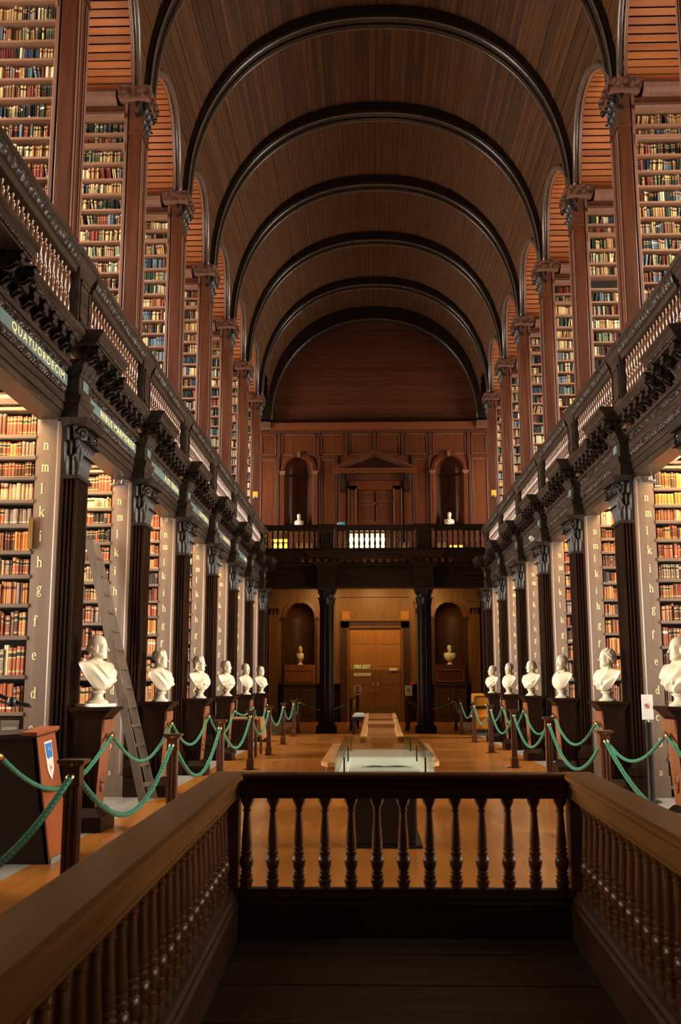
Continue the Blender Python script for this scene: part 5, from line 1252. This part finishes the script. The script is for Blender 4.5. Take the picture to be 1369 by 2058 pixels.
for xc in (NXL, NXR):
    nc = niche(WE, xc, NR, NZ0, NZI, YEND + .03, M['maho'])
    arch_trim(nc, xc, NR, NZI, YEND, .11, .05, M['maho'])
    put(MB().box(xc - .05, xc + .05, YEND - .09, YEND, NZI + NR - .02, NZI + NR + .17).me('keystone', M['frame']), 'keystone', nc)
    for q in (-1, 1):
        put(MB().box(xc + q * (NR + .0), xc + q * (NR + .11), YEND - .05, YEND, NZ0 - .6, NZI - .12).me('jamb', M['maho']), 'jamb', nc)
        put(MB().box(xc + q * (NR + .105), xc + q * (NR + .125), YEND - .06, YEND, NZ0 - .6, NZI - .12).me('jamb_bead', M['frame']), 'jamb_bead', nc)
        me = MB().frust((xc + q * (NR + .055) - .07, xc + q * (NR + .055) + .07, YEND - .06, YEND), NZI - .12, (xc + q * (NR + .055) - .12, xc + q * (NR + .055) + .12, YEND - .12, YEND), NZI).me('impost', M['frame']); put(me, 'impost', nc)
    m = MB(); m.grid([[(xc - (NR - d) * math.cos(PI * k / 16), YEND + .03 + (NR - d) * math.sin(PI * k / 16) * .95, z) for k in range(17)] for d, z in ((.0, NZI - .10), (.035, NZI - .08), (.02, NZI - .05), (.05, NZI - .02), (.0, NZI))]); m.put('cornice_ring', M['maho'], nc)
def stile(x0, x1, z0, z1, d=.035): return put(bevel_me(MB().box(x0, x1, YEND - d, YEND, z0, z1).me('stile', M['mahod']), .008), 'stile', WE)
for z0, z1 in ((10.55, 10.66), (9.64, 9.72)):
    pass
stile(-4.1, 4.15, 10.58, 10.68)
for xa, xb in ((-4.1, -3.36), (-2.06, -1.28), (1.36, 2.06), (3.36, 4.15)): stile(xa, xb, 9.64, 9.72)
for x in (-3.42, -2.0, -.98, .04, 1.07, 2.06, 3.44): stile(x - .06, x + .06, 9.72, 10.58)
for x in (-3.44, -1.95, -1.33, 1.42, 2.02, 3.46): stile(x - .05, x + .05, 5.9, 9.64)
for (x0, x1) in ((-3.36, -2.06), (-1.94, -1.04), (-.92, -.02), (.10, 1.01), (1.13, 2.0), (2.12, 3.38), (-4.1, -3.48), (3.5, 4.12)):
    m = MB()
    for (a_, b_, c_, d_) in ((x0 + .04, x1 - .04, 10.50, 10.53), (x0 + .04, x1 - .04, 9.76, 9.79), (x0 + .04, x0 + .07, 9.76, 10.53), (x1 - .07, x1 - .04, 9.76, 10.53)): m.box(a_, b_, YEND - .02, YEND, c_, d_)
    m.put('panel_bead', M['frame'], WE)
for (x0, x1) in ((-4.1, -3.49), (3.51, 4.12), (-1.9, -1.38), (1.47, 1.97)):
    m = MB(); m.box(x0 + .03, x0 + .055, YEND - .02, YEND, 6.0, 9.6); m.box(x1 - .055, x1 - .03, YEND - .02, YEND, 6.0, 9.6); m.box(x0 + .03, x1 - .03, YEND - .02, YEND, 9.57, 9.6); m.put('panel_bead', M['frame'], WE)
# cornice and tympanum
m = MB(); m.prism([(YEND, 10.66), (YEND - .06, 10.69), (YEND - .08, 10.74), (YEND - .20, 10.80), (YEND - .24, 10.90), (YEND - .22, 10.93), (YEND, 10.95)], 'x', -3.72, 3.80); m.put('cornice', M['maho'], WE)
for q in (-1, 1): put(MB().box(q * 3.72, q * 4.3, YEND - .30, YEND, 10.70, 10.94).me('cornice_return', M['frame']), 'cornice_return', WE)
nt_ = 22
for k in range(nt_):
    z0 = 10.94 + k * 3.83 / nt_; z1 = z0 + 3.83 / nt_ - .006
    za = max(0, z0 - ZS); hw = math.sqrt(max(.02, 3.78 ** 2 - za * za)); zb = max(0, z1 - ZS); hw2 = math.sqrt(max(.01, 3.78 ** 2 - min(zb, 3.77) ** 2))
    d = random.uniform(0, .008); m = MB()
    m.add([(XC - hw, YEND + d, z0), (XC + hw, YEND + d, z0), (XC + hw2, YEND + d, z1), (XC - hw2, YEND + d, z1), (XC - hw, YEND + .04, z0), (XC + hw, YEND + .04, z0), (XC + hw2, YEND + .04, z1), (XC - hw2, YEND + .04, z1)], [(0, 1, 2, 3), (7, 6, 5, 4), (0, 4, 5, 1), (3, 2, 6, 7)])
    m.put('gable_board', M['mahox'], WE)
m = MB(); m.box(-4.3, 4.3, YEND + .05, YEND + .10, 10.9, 15.4); m.put('gable_core', M['rib'], WE)
# pedimented door of the gallery
DR = structure('door_2', (0, YEND, 6.0)); xc = .05
m = MB(); m.box(xc - .64, xc + .64, YEND - .02, YEND + .02, 6.0, 8.46); m.put('door_leaf', M['maho'], DR)
for i, (z0, z1) in enumerate(((8.02, 8.38), (7.30, 7.92), (6.3, 7.2))):
    for q in (-1, 1):
        x0, x1 = xc + q * .06, xc + q * .58
        p = rbox(x0, x1, YEND - .03, YEND - .01, z0, z1, 'door_panel', M['maho'], DR, .01)
        m = MB(); lo, hi = min(x0, x1), max(x0, x1)
        for (a_, b_, c_, d_) in ((lo, hi, z0, z0 + .02), (lo, hi, z1 - .02, z1), (lo, lo + .02, z0, z1), (hi - .02, hi, z0, z1)): m.box(a_, b_, YEND - .045, YEND - .03, c_, d_)
        m.put('panel_bead', M['frame'], p)
m = MB(); m.box(xc - .92, xc - .64, YEND - .08, YEND, 6.0, 8.60); m.box(xc + .64, xc + .92, YEND - .08, YEND, 6.0, 8.60); m.box(xc - .92, xc + .92, YEND - .08, YEND, 8.46, 8.78); m.put('architrave', M['maho'], DR)
for q in (-1, 1):
    put(MB().box(xc + q * .66, xc + q * .70, YEND - .10, YEND - .08, 6.0, 8.5).me('architrave_bead', M['frame']), 'architrave_bead', DR); put(MB().box(xc + q * .93, xc + q * .97, YEND - .10, YEND, 6.0, 8.5).me('architrave_bead', M['frame']), 'architrave_bead', DR)
    rbox(xc + q * 1.04, xc + q * 1.30, YEND - .06, YEND, 6.0, 9.05, 'backing_strip', M['maho'], DR, .008)
    m = MB(); m.prism([(YEND - .06, 8.35), (YEND - .14, 8.42), (YEND - .12, 8.55), (YEND - .16, 8.70), (YEND - .24, 8.88), (YEND - .24, 9.02), (YEND - .06, 9.02)], 'x', xc + q * 1.08, xc + q * 1.24); m.put('console', M['carve'], DR)
put(MB().box(xc - 1.02, xc + 1.02, YEND - .10, YEND, 8.80, 9.02).me('frieze', M['mahod']), 'frieze', DR)
m = MB(); m.prism([(YEND, 9.02), (YEND - .14, 9.05), (YEND - .18, 9.12), (YEND - .30, 9.14), (YEND - .32, 9.20), (YEND, 9.22)], 'x', xc - 1.46, xc + 1.46); m.put('cornice', M['maho'], DR)
for q in (-1, 1):
    m = MB(); m.add([(xc + q * 1.48, YEND - .32, 9.16), (xc, YEND - .32, 9.72), (xc, YEND - .32, 9.86), (xc + q * 1.50, YEND - .32, 9.24), (xc + q * 1.48, YEND, 9.16), (xc, YEND, 9.72), (xc, YEND, 9.86), (xc + q * 1.50, YEND, 9.24)], [(0, 1, 2, 3), (7, 6, 5, 4), (0, 4, 5, 1), (3, 2, 6, 7), (0, 3, 7, 4)]); m.put('raking_cornice', M['maho'], DR)
    m = MB(); m.add([(xc + q * 1.2, YEND - .16, 9.22), (xc, YEND - .16, 9.66), (xc, YEND - .16, 9.73), (xc + q * 1.38, YEND - .16, 9.22), (xc + q * 1.2, YEND, 9.22), (xc, YEND, 9.66), (xc, YEND, 9.73), (xc + q * 1.38, YEND, 9.22)], [(0, 1, 2, 3), (7, 6, 5, 4), (0, 4, 5, 1)]); m.put('raking_bead', M['frame'], DR)
m = MB(); m.add([(xc - 1.3, YEND - .05, 9.2), (xc + 1.3, YEND - .05, 9.2), (xc, YEND - .05, 9.72)], [(0, 1, 2)]); m.put('pediment_field', M['mahod'], DR)
make_bust((NXL, YEND + .16, NZ0 + .003), -PI / 2, 'short', 'coat', .1, .9, 'pale bust in the left niche of the end gallery', .012, .80, group='busts in the end niches')
make_bust((NXR, YEND + .16, NZ0 + .003), -PI / 2, 'short', 'toga', -.3, .9, 'pale bust in the right niche of the end gallery', .012, .84, group='busts in the end niches')

# ================================================================== END GALLERY FRONT
t = thing('end_gallery', 'dark end gallery front with cornice brackets carried on two columns', 'gallery', (0, YGAL, 4.8))
x0, x1 = -3.72, 3.86
for (d, za, zb) in ((.0, 4.78, 4.90), (-.02, 4.90, 5.03), (-.04, 5.03, 5.14)): put(MB().box(x0, x1, YGAL + .30 + d, YGAL + .9, za, zb).me('fascia', M['far']), 'fascia', t)
put(MB().box(x0, x1, YGAL + .30, YGAL + .9, 5.14, 5.45).me('frieze', M['far']), 'frieze', t)
m = MB(); m.prism([(YGAL + .30, 5.45), (YGAL + .20, 5.50), (YGAL + .18, 5.58), (YGAL + .3, 5.62)], 'x', x0, x1); m.put('bed_moulding', M['far'], t)
m = MB(); m.prism([(YGAL + .32, 5.74), (YGAL + .02, 5.74), (YGAL + .0, 5.80), (YGAL - .06, 5.86), (YGAL - .08, 5.94), (YGAL - .04, 5.97), (YGAL + .9, 5.98)], 'x', x0, x1); m.put('cornice', M['far'], t)
k = 0
xx = x0 + .15
MODF = MB().prism([(0, 0), (-.10, -.01), (-.2, .05), (-.24, .04), (-.24, .13), (0, .13)], 'x', -.07, .07).me('modillion', M['far'])
while xx < x1: put(MODF, 'modillion', t, (xx, YGAL + .26, 5.61)); xx += .26
for xc in (-1.61, 1.66):
    bl = put(MB().box(xc - .30, xc + .30, YGAL + .12, YGAL + .32, 4.78, 5.45).me('block', M['far']), 'block', t)
    m = MB(); m.frust((xc - .32, xc + .32, YGAL + .10, YGAL + .3), 5.45, (xc - .5, xc + .5, YGAL - .02, YGAL + .3), 5.62); m.frust((xc - .55, xc + .55, YGAL - .05, YGAL + .3), 5.74, (xc - .74, xc + .74, YGAL - .24, YGAL + .3), 5.96); m.put('bracket_cornice', M['far'], bl)
t = thing('gallery_balustrade', 'dark balustrade of the end gallery with two panelled pedestals', 'balustrade', (0, YGAL, 5.98))
spans = []
for (xa, xb) in ((-1.905, -1.30), (1.35, 1.98)):
    p = put(MB().box(xa + .06, xb - .06, YGAL - .02, YGAL + .20, 5.98, 6.72).me('pedestal', M['far']), 'pedestal', t)
    put(MB().box(xa, xb, YGAL - .06, YGAL + .24, 5.983, 6.06).me('pedestal_foot', M['far']), 'pedestal_foot', p); m = MB(); m.frust((xa + .06, xb - .06, YGAL - .02, YGAL + .2), 6.66, (xa, xb, YGAL - .07, YGAL + .24), 6.78); m.box(xa - .02, xb + .02, YGAL - .08, YGAL + .25, 6.78, 6.87); m.put('pedestal_cap', M['far'], p)
    m = MB()
    for (a_, b_, c_, d_) in ((xa + .13, xb - .13, 6.15, 6.18), (xa + .13, xb - .13, 6.58, 6.61), (xa + .13, xa + .16, 6.15, 6.61), (xb - .16, xb - .13, 6.15, 6.61)): m.box(a_, b_, YGAL - .04, YGAL - .02, c_, d_)
    m.put('panel_bead', M['ent'], p)
FB = autosmooth(MB().lathe([(r * 1.25, z * .94) for r, z in BALP], seg=10).me('baluster', M['far']), .8)
for (xa, xb) in ((x0 + .05, -1.905), (-1.30, 1.35), (1.98, x1 - .05)):
    m = MB(); m.prism([(YGAL + .0, 6.65), (YGAL - .03, 6.72), (YGAL - .04, 6.80), (YGAL - .03, 6.85), (YGAL + .18, 6.85), (YGAL + .16, 6.65)], 'x', xa, xb); m.put('top_rail', M['far'], t)
    put(MB().box(xa, xb, YGAL, YGAL + .16, 5.98, 6.07).me('bottom_rail', M['far']), 'bottom_rail', t)
    n = int((xb - xa) / .172)
    for k in range(n): put(FB, 'baluster', t, (xa + (xb - xa) * (k + .5) / n, YGAL + .08, 6.07))
for q, xq in ((-1, x0), (1, x1)): put(MB().box(xq - .09, xq + .09, YGAL - .06, YGAL + .2, 5.98, 6.87).me('end_post', M['far']), 'end_post', t)
# lit exhibits standing on the end gallery
def lit_box(xa, xb, za, zb, y, label, mt, band=None):
    t = thing('lit_showcase', label, 'showcase', ((xa + xb) / 2, y, 6.0))
    put(MB().box(xa, xb, y, y + .3, 6.0, za).me('base', M['deskd']), 'base', t); put(MB().box(xa, xb, y + .01, y + .3, za, zb).me('lit_panel', mt), 'lit_panel', t)
    m = MB(); m.box(xa - .03, xa, y - .01, y + .3, 6.0, zb + .03); m.box(xb, xb + .03, y - .01, y + .3, 6.0, zb + .03); m.box(xa - .03, xb + .03, y - .01, y + .3, zb, zb + .03); m.put('case_frame', M['honeyx'], t)
    if band: put(MB().box(xa, xb, y - .005, y + .01, band, band + .03).me('shelf_edge', M['deskd']), 'shelf_edge', t)
lit_box(-.86, .40, 6.05, 6.74, 34.9, 'tall glowing pale yellow showcase behind the middle balusters', M['lit'])
lit_box(-3.55, -3.02, 6.05, 6.56, 34.9, 'glowing amber showcase behind the left balusters of the end gallery', M['litor'], 6.42)
lit_box(2.62, 3.10, 6.05, 6.32, 34.9, 'low glowing amber showcase behind the right balusters of the end gallery', M['litor'], 6.2)
for xa, xb, lab in ((-2.7, -2.15, 'unlit grey showcase behind the left balusters of the end gallery'), (2.15, 2.55, 'unlit grey showcase behind the right balusters of the end gallery'), (.9, 1.2, 'small unlit case with white cards behind the middle balusters')):
    t = thing('dark_showcase', lab, 'showcase', ((xa + xb) / 2, 34.9, 6.0)); rbox(xa, xb, 34.9, 35.2, 6.0, 6.42, 'base', M['honeyx'], t); put(MB().box(xa, xb, 34.9, 35.2, 6.43, 6.7).me('case_glass', M['glass']), 'case_glass', t); put(MB().box(xa + .05, xb - .05, 34.885, 34.9, 6.1, 6.25).me('card', M['paper']), 'card', t)
t = thing('folded_card', 'small folded teal card on the end gallery handrail', 'card', (-1.05, YGAL + .05, 6.87)); m = MB(); m.add([(-1.20, YGAL, 6.855), (-.98, YGAL + .02, 6.855), (-.99, YGAL + .05, 6.95), (-1.16, YGAL + .04, 6.955), (-1.20, YGAL + .12, 6.855), (-.98, YGAL + .14, 6.855)], [(0, 1, 2, 3), (3, 2, 5, 4)]); m.put('card_sheet', M['teal'], t)
put(MB().box(-1.24, -1.10, YGAL + .02, YGAL + .10, 6.853, 6.93).me('white_tab', M['paper']), 'white_tab', t)

# ================================================================== END COLUMNS
for xc, lab in ((-1.61, 'left'), (1.66, 'right')):
    yc = YGAL + .62; t = thing('column', 'dark fluted column under the end gallery, %s of the exit doors' % lab, 'column', (xc, yc, 0), 'end columns')
    prof = []
    for k in range(96):
        a_ = 2 * PI * k / 96; d = .018 if k % 4 in (1, 2) else 0; prof.append((xc + (.235 - d) * math.cos(a_), yc + (.235 - d) * math.sin(a_)))
    m = MB(); m.prism(prof, 'z', .42, 4.20); m.put('shaft', M['pil'], t)
    m = MB(); m.lathe([(.30, .22), (.31, .26), (.28, .29), (.26, .31), (.28, .35), (.27, .38), (.24, .42)], (xc, yc, 0), 24); m.box(xc - .34, xc + .34, yc - .34, yc + .34, 0, .22); m.put('base', M['pil'], t)
    m = MB(); m.lathe([(.22, 4.18), (.25, 4.20), (.25, 4.22), (.22, 4.24), (.24, 4.55), (.30, 4.68)], (xc, yc, 0), 20); m.frust((xc - .30, xc + .30, yc - .30, yc + .30), 4.68, (xc - .36, xc + .36, yc - .36, yc + .36), 4.78); c = m.put('capital', M['leaf'], t)
    for row in (0, 1):
        for k in range(8):
            a_ = 2 * PI * (k + .5 * row) / 8 - PI / 2; put(LEAF, 'acanthus_leaf', c, (xc + .235 * math.cos(a_), yc + .235 * math.sin(a_), 4.23 + .18 * row), (0, 0, a_ - PI / 2), (.22, .26, .25))
    for k in range(4):
        a_ = PI / 4 + k * PI / 2; put(VOL, 'volute', c, (xc + .33 * math.cos(a_), yc + .33 * math.sin(a_), 4.60), (0, 0, a_ + PI / 2), (.12, .12, .12))

# ================================================================== LOBBY UNDER THE END GALLERY
LB = structure('wall_back', (0, YB, 0))
LX = 4.6; LR = .62; LZI = 4.45; LZ0 = 2.40; LL, LRt = -3.17, 3.25
for q in (-1, 1): setp(put(MB().box(q * 4.62, q * 4.75, YEND, YB - .01, 0, 5.71).me('lobby_side', M['lobbyd']), 'wall_lobby_' + ('left' if q < 0 else 'right')), kind='structure')
m = MB(); arched_wall(m, -LX, LX, 1.6, 5.75, YB, .08, [(LL, LR, 1.6, LZI), (LRt, LR, 1.6, LZI)]); m.put('lobby_panelling', M['lobby'], LB)
put(MB().box(-LX, LX, YB + .7, YB + .8, 0, 5.8).me('wall_core', M['lobbyd']), 'wall_core', LB)
for xc, sn in ((LL, 'left'), (LRt, 'right')):
    nc = niche(LB, xc, LR, 1.6, LZI, YB + .05, M['lobbyd']); arch_trim(nc, xc, LR, LZI, YB, .15, .06, M['lobby'])
    put(MB().box(xc - .08, xc + .08, YB - .12, YB, LZI + LR - .02, LZI + LR + .22).me('keystone', M['lobby']), 'keystone', nc)
    for q in (-1, 1):
        put(MB().box(xc + q * LR, xc + q * (LR + .13), YB - .05, YB, 1.6, LZI - .12).me('jamb', M['lobbyd']), 'jamb', nc); put(MB().box(xc + q * (LR - .02), xc + q * (LR + .20), YB - .09, YB, LZI - .12, LZI).me('impost', M['lobbyd']), 'impost', nc)
    bx = thing('bust_box', 'red-brown panelled box under the bust in the %s lobby niche' % sn, 'box', (xc, YB - .1, 1.6)); 
    rbox(xc - .66, xc + .66, YB - .30, YB - .06, 1.6, 2.40, 'box_body', M['plinthr'] if sn == 'left' else M['mahod'], bx, .01)
    m = MB()
    for (a_, b_, c_, d_) in ((xc - .58, xc + .58, 1.68, 1.72), (xc - .58, xc + .58, 2.16, 2.20), (xc - .58, xc - .54, 1.68, 2.20), (xc + .54, xc + .58, 1.68, 2.20)): m.box(a_, b_, YB - .325, YB - .30, c_, d_)
    m.put('panel_bead', M['plinthr'], bx)
    rbox(xc - .70, xc + .70, YB - .34, YB + .0, 0, 1.56, 'dado_cupboard', M['lobbyd'], LB, .01); rbox(xc - .72, xc + .72, YB - .40, YB - .001, 1.54, 1.598, 'dado_shelf', M['lobbyd'], LB, .008)
    for (xa, xb) in ((xc - .66, xc - .05), (xc + .05, xc + .66)):
        p = rbox(xa, xb, YB - .36, YB - .34, .3, 1.40, 'cupboard_door', M['lobbyd'], LB, .006); m = MB()
        for (a_, b_, c_, d_) in ((xa + .05, xb - .05, .36, .38), (xa + .05, xb - .05, 1.32, 1.34), (xa + .05, xa + .07, .36, 1.34), (xb - .07, xb - .05, .36, 1.34)): m.box(a_, b_, YB - .372, YB - .36, c_, d_)
        m.put('panel_bead', M['frame'], p)
    put(autosmooth(MB().lathe([(.0, -.03), (.03, -.02), (.03, .02), (0, .03)], (0, 0, 0), 8).me('knob', M['brass'])), 'knob', LB, (xc - .10, YB - .39, .95), (PI / 2, 0, 0))
make_bust((LL + .02, YB - .18, 2.401), -PI / 2, 'bald', 'coat', 0, .62, 'yellowish herm bust on a stepped base in the left lobby niche', .012, 1.06, mat=M['plaster'], group='busts in the lobby niches')
make_bust((LRt, YB - .18, 2.401), -PI / 2, 'short', 'toga', .5, 1.0, 'yellowish bust with turned head in the right lobby niche', .012, 1.08, mat=M['plaster'], group='busts in the lobby niches')
# pilasters of the lobby
for xc, sn in ((-4.3, 'far left'), (-1.95, 'left of the doors'), (2.05, 'right of the doors'), (4.35, 'far right')):
    t = thing('lobby_pilaster', 'brown pilaster with leafy capital in the lobby, %s' % sn, 'pilaster', (xc, YB - .1, 0), 'lobby pilasters')
    put(MB().prism([(p[0], p[1]) for p in fluted_profile(xc - .2, xc + .2, YB - .16, YB - .005, 5, 1)], 'z', .4, 4.5).me('shaft', M['lobby']), 'shaft', t); put(MB().box(xc - .26, xc + .26, YB - .22, YB - .005, 0, .4).me('base', M['lobbyd']), 'base', t)
    m = MB(); m.frust((xc - .2, xc + .2, YB - .16, YB - .005), 4.5, (xc - .25, xc + .25, YB - .2, YB - .005), 5.1); m.box(xc - .29, xc + .24, YB - .26, YB - .005, 5.1, 5.2); c = m.put('capital', M['lobby'], t)
    for k in range(3): put(LEAF, 'acanthus_leaf', c, (xc + (k - 1) * .16, YB - .16, 4.55), (0, 0, PI), (.22, .3, .3))
for q in (-1, 1):   # corner pilasters in line with the columns
    t = thing('pilaster', 'dark corner pilaster where the %s arcade meets the end gallery' % ('left' if q < 0 else 'right'), 'pilaster', (q * 3.85, YGAL + .6, 0))
    put(MB().prism(fluted_profile(q * 3.62, q * 4.1, YGAL + .40, YGAL + .8, 4, 3), 'z', .4, 4.15).me('shaft', M['pil']), 'shaft', t); put(MB().box(q * 3.55, q * 4.1, YGAL + .33, YGAL + .87, 0, .4).me('base', M['pil']), 'base', t)
    capital(t, q * 3.62, q * 4.1, YGAL + .40, YGAL + .8, 4.18, 4.78, M['leaf'])
    o = rbox(q * 4.12, q * XO, YGAL + .45, YEND, 0, 5.15, 'lobby_cheek', M['lobbyd'], None, .01); o.name = 'wall_lobby_' + ('left' if q < 0 else 'right'); setp(o, kind='structure')
# doors
DD = structure('door_1', (.06, YB, 0)); xc = .065
for q in (-1, 1):
    lf = put(MB().box(xc + q * .005, xc + q * 1.11, YB - .06, YB - .01, .02, 3.96).me('door_leaf', M['door']), 'door_leaf', DD)
    for (za, zb, mt) in ((3.28, 3.80, 'door'), (2.34, 3.20, 'door'), (1.55, 2.15, 'doorlow'), (.15, 1.40, 'doorlow')):
        rbox(xc + q * .14, xc + q * .98, YB - .075, YB - .06, za, zb, 'door_panel', M[mt], lf, .01)
    put(MB().box(xc + q * .005, xc + q * 1.11, YB - .066, YB - .06, .02, 2.2).me('lower_facing', M['doorlow']), 'lower_facing', lf)
    put(MB().box(xc + q * .09, xc + q * .15, YB - .085, YB - .075, 1.18, 1.66).me('push_plate', M['brass']), 'push_plate', lf)
    for z in (1.3, 1.55): put(autosmooth(MB().lathe([(0, -.04), (.045, -.03), (.05, 0), (.045, .03), (0, .04)], (0, 0, 0), 10).me('door_knob', M['brass'])), 'door_knob', lf, (xc + q * .12, YB - .12, z), (PI / 2, 0, 0))
m = MB(); m.box(xc - 1.48, xc - 1.12, YB - .12, YB, 0, 4.26); m.box(xc + 1.12, xc + 1.48, YB - .12, YB, 0, 4.26); m.box(xc - 1.48, xc + 1.48, YB - .12, YB, 3.97, 4.26); m.put('door_frame', M['lobbyd'], DD)
m = MB(); m.box(xc - 1.2, xc - 1.12, YB - .15, YB - .1, 0, 4.05); m.box(xc + 1.12, xc + 1.2, YB - .15, YB - .1, 0, 4.05); m.box(xc - 1.2, xc + 1.2, YB - .15, YB - .1, 3.97, 4.05); m.box(xc - 1.5, xc + 1.5, YB - .17, YB, 4.26, 4.34); m.put('frame_moulding', M['lobby'], DD)
put(MB().box(xc - 1.5, xc + 1.5, YB - .06, YB, 4.34, 4.62).me('lintel_band', M['lobby']), 'lintel_band', DD); put(MB().box(xc - 1.55, xc + 1.55, YB - .10, YB, 5.30, 5.40).me('picture_moulding', M['lobby']), 'picture_moulding', DD)
for xq in (xc - 1.25, xc + 1.28): rbox(xq - .17, xq + .17, YB - .13, YB - .06, 4.32, 4.68, 'corner_block', M['door'], DD, .01)
me = text_mesh('FIRE EXIT', .22, M['exit'], .004, .006, 1.05)
L_ = max(v.co.x for v in me.vertices) - min(v.co.x for v in me.vertices); f_ = .70 / L_
o = thing('exit_sign', 'pale green FIRE EXIT lettering on the left exit door', 'sign', (-.49, YB - .1, 2.3)); put(me, 'lettering', o, (-.49, YB - .085, 2.31), (PI / 2, 0, 0), (f_, 1, 1))
o = thing('door_plaque', 'white lettered plaque below the exit lettering on the left door', 'sign', (-.49, YB - .1, 1.97)); pq = rbox(-.86, -.12, YB - .095, YB - .08, 1.92, 2.05, 'plate', M['paper'], o, .003)
me = text_mesh('Manuscripts Reading Room', .065, M['ink'], .002); L_ = max(v.co.x for v in me.vertices) - min(v.co.x for v in me.vertices); put(me, 'lettering', pq, (-.49, YB - .097, 1.985), (PI / 2, 0, 0), (.66 / L_, 1, 1))
o = thing('door_closer', 'pale door closer at mid height of the right exit door', 'closer', (.83, YB - .1, 2.2)); rbox(.66, 1.02, YB - .13, YB - .07, 2.14, 2.26, 'closer_box', M['paper'], o, .01)
o = thing('alarm_point', 'small red alarm box on the wall right of the doors', 'alarm', (1.62, YB - .1, 1.6)); rbox(1.56, 1.70, YB - .2, YB - .12, 1.54, 1.68, 'alarm_box', M['red'], o, .01)
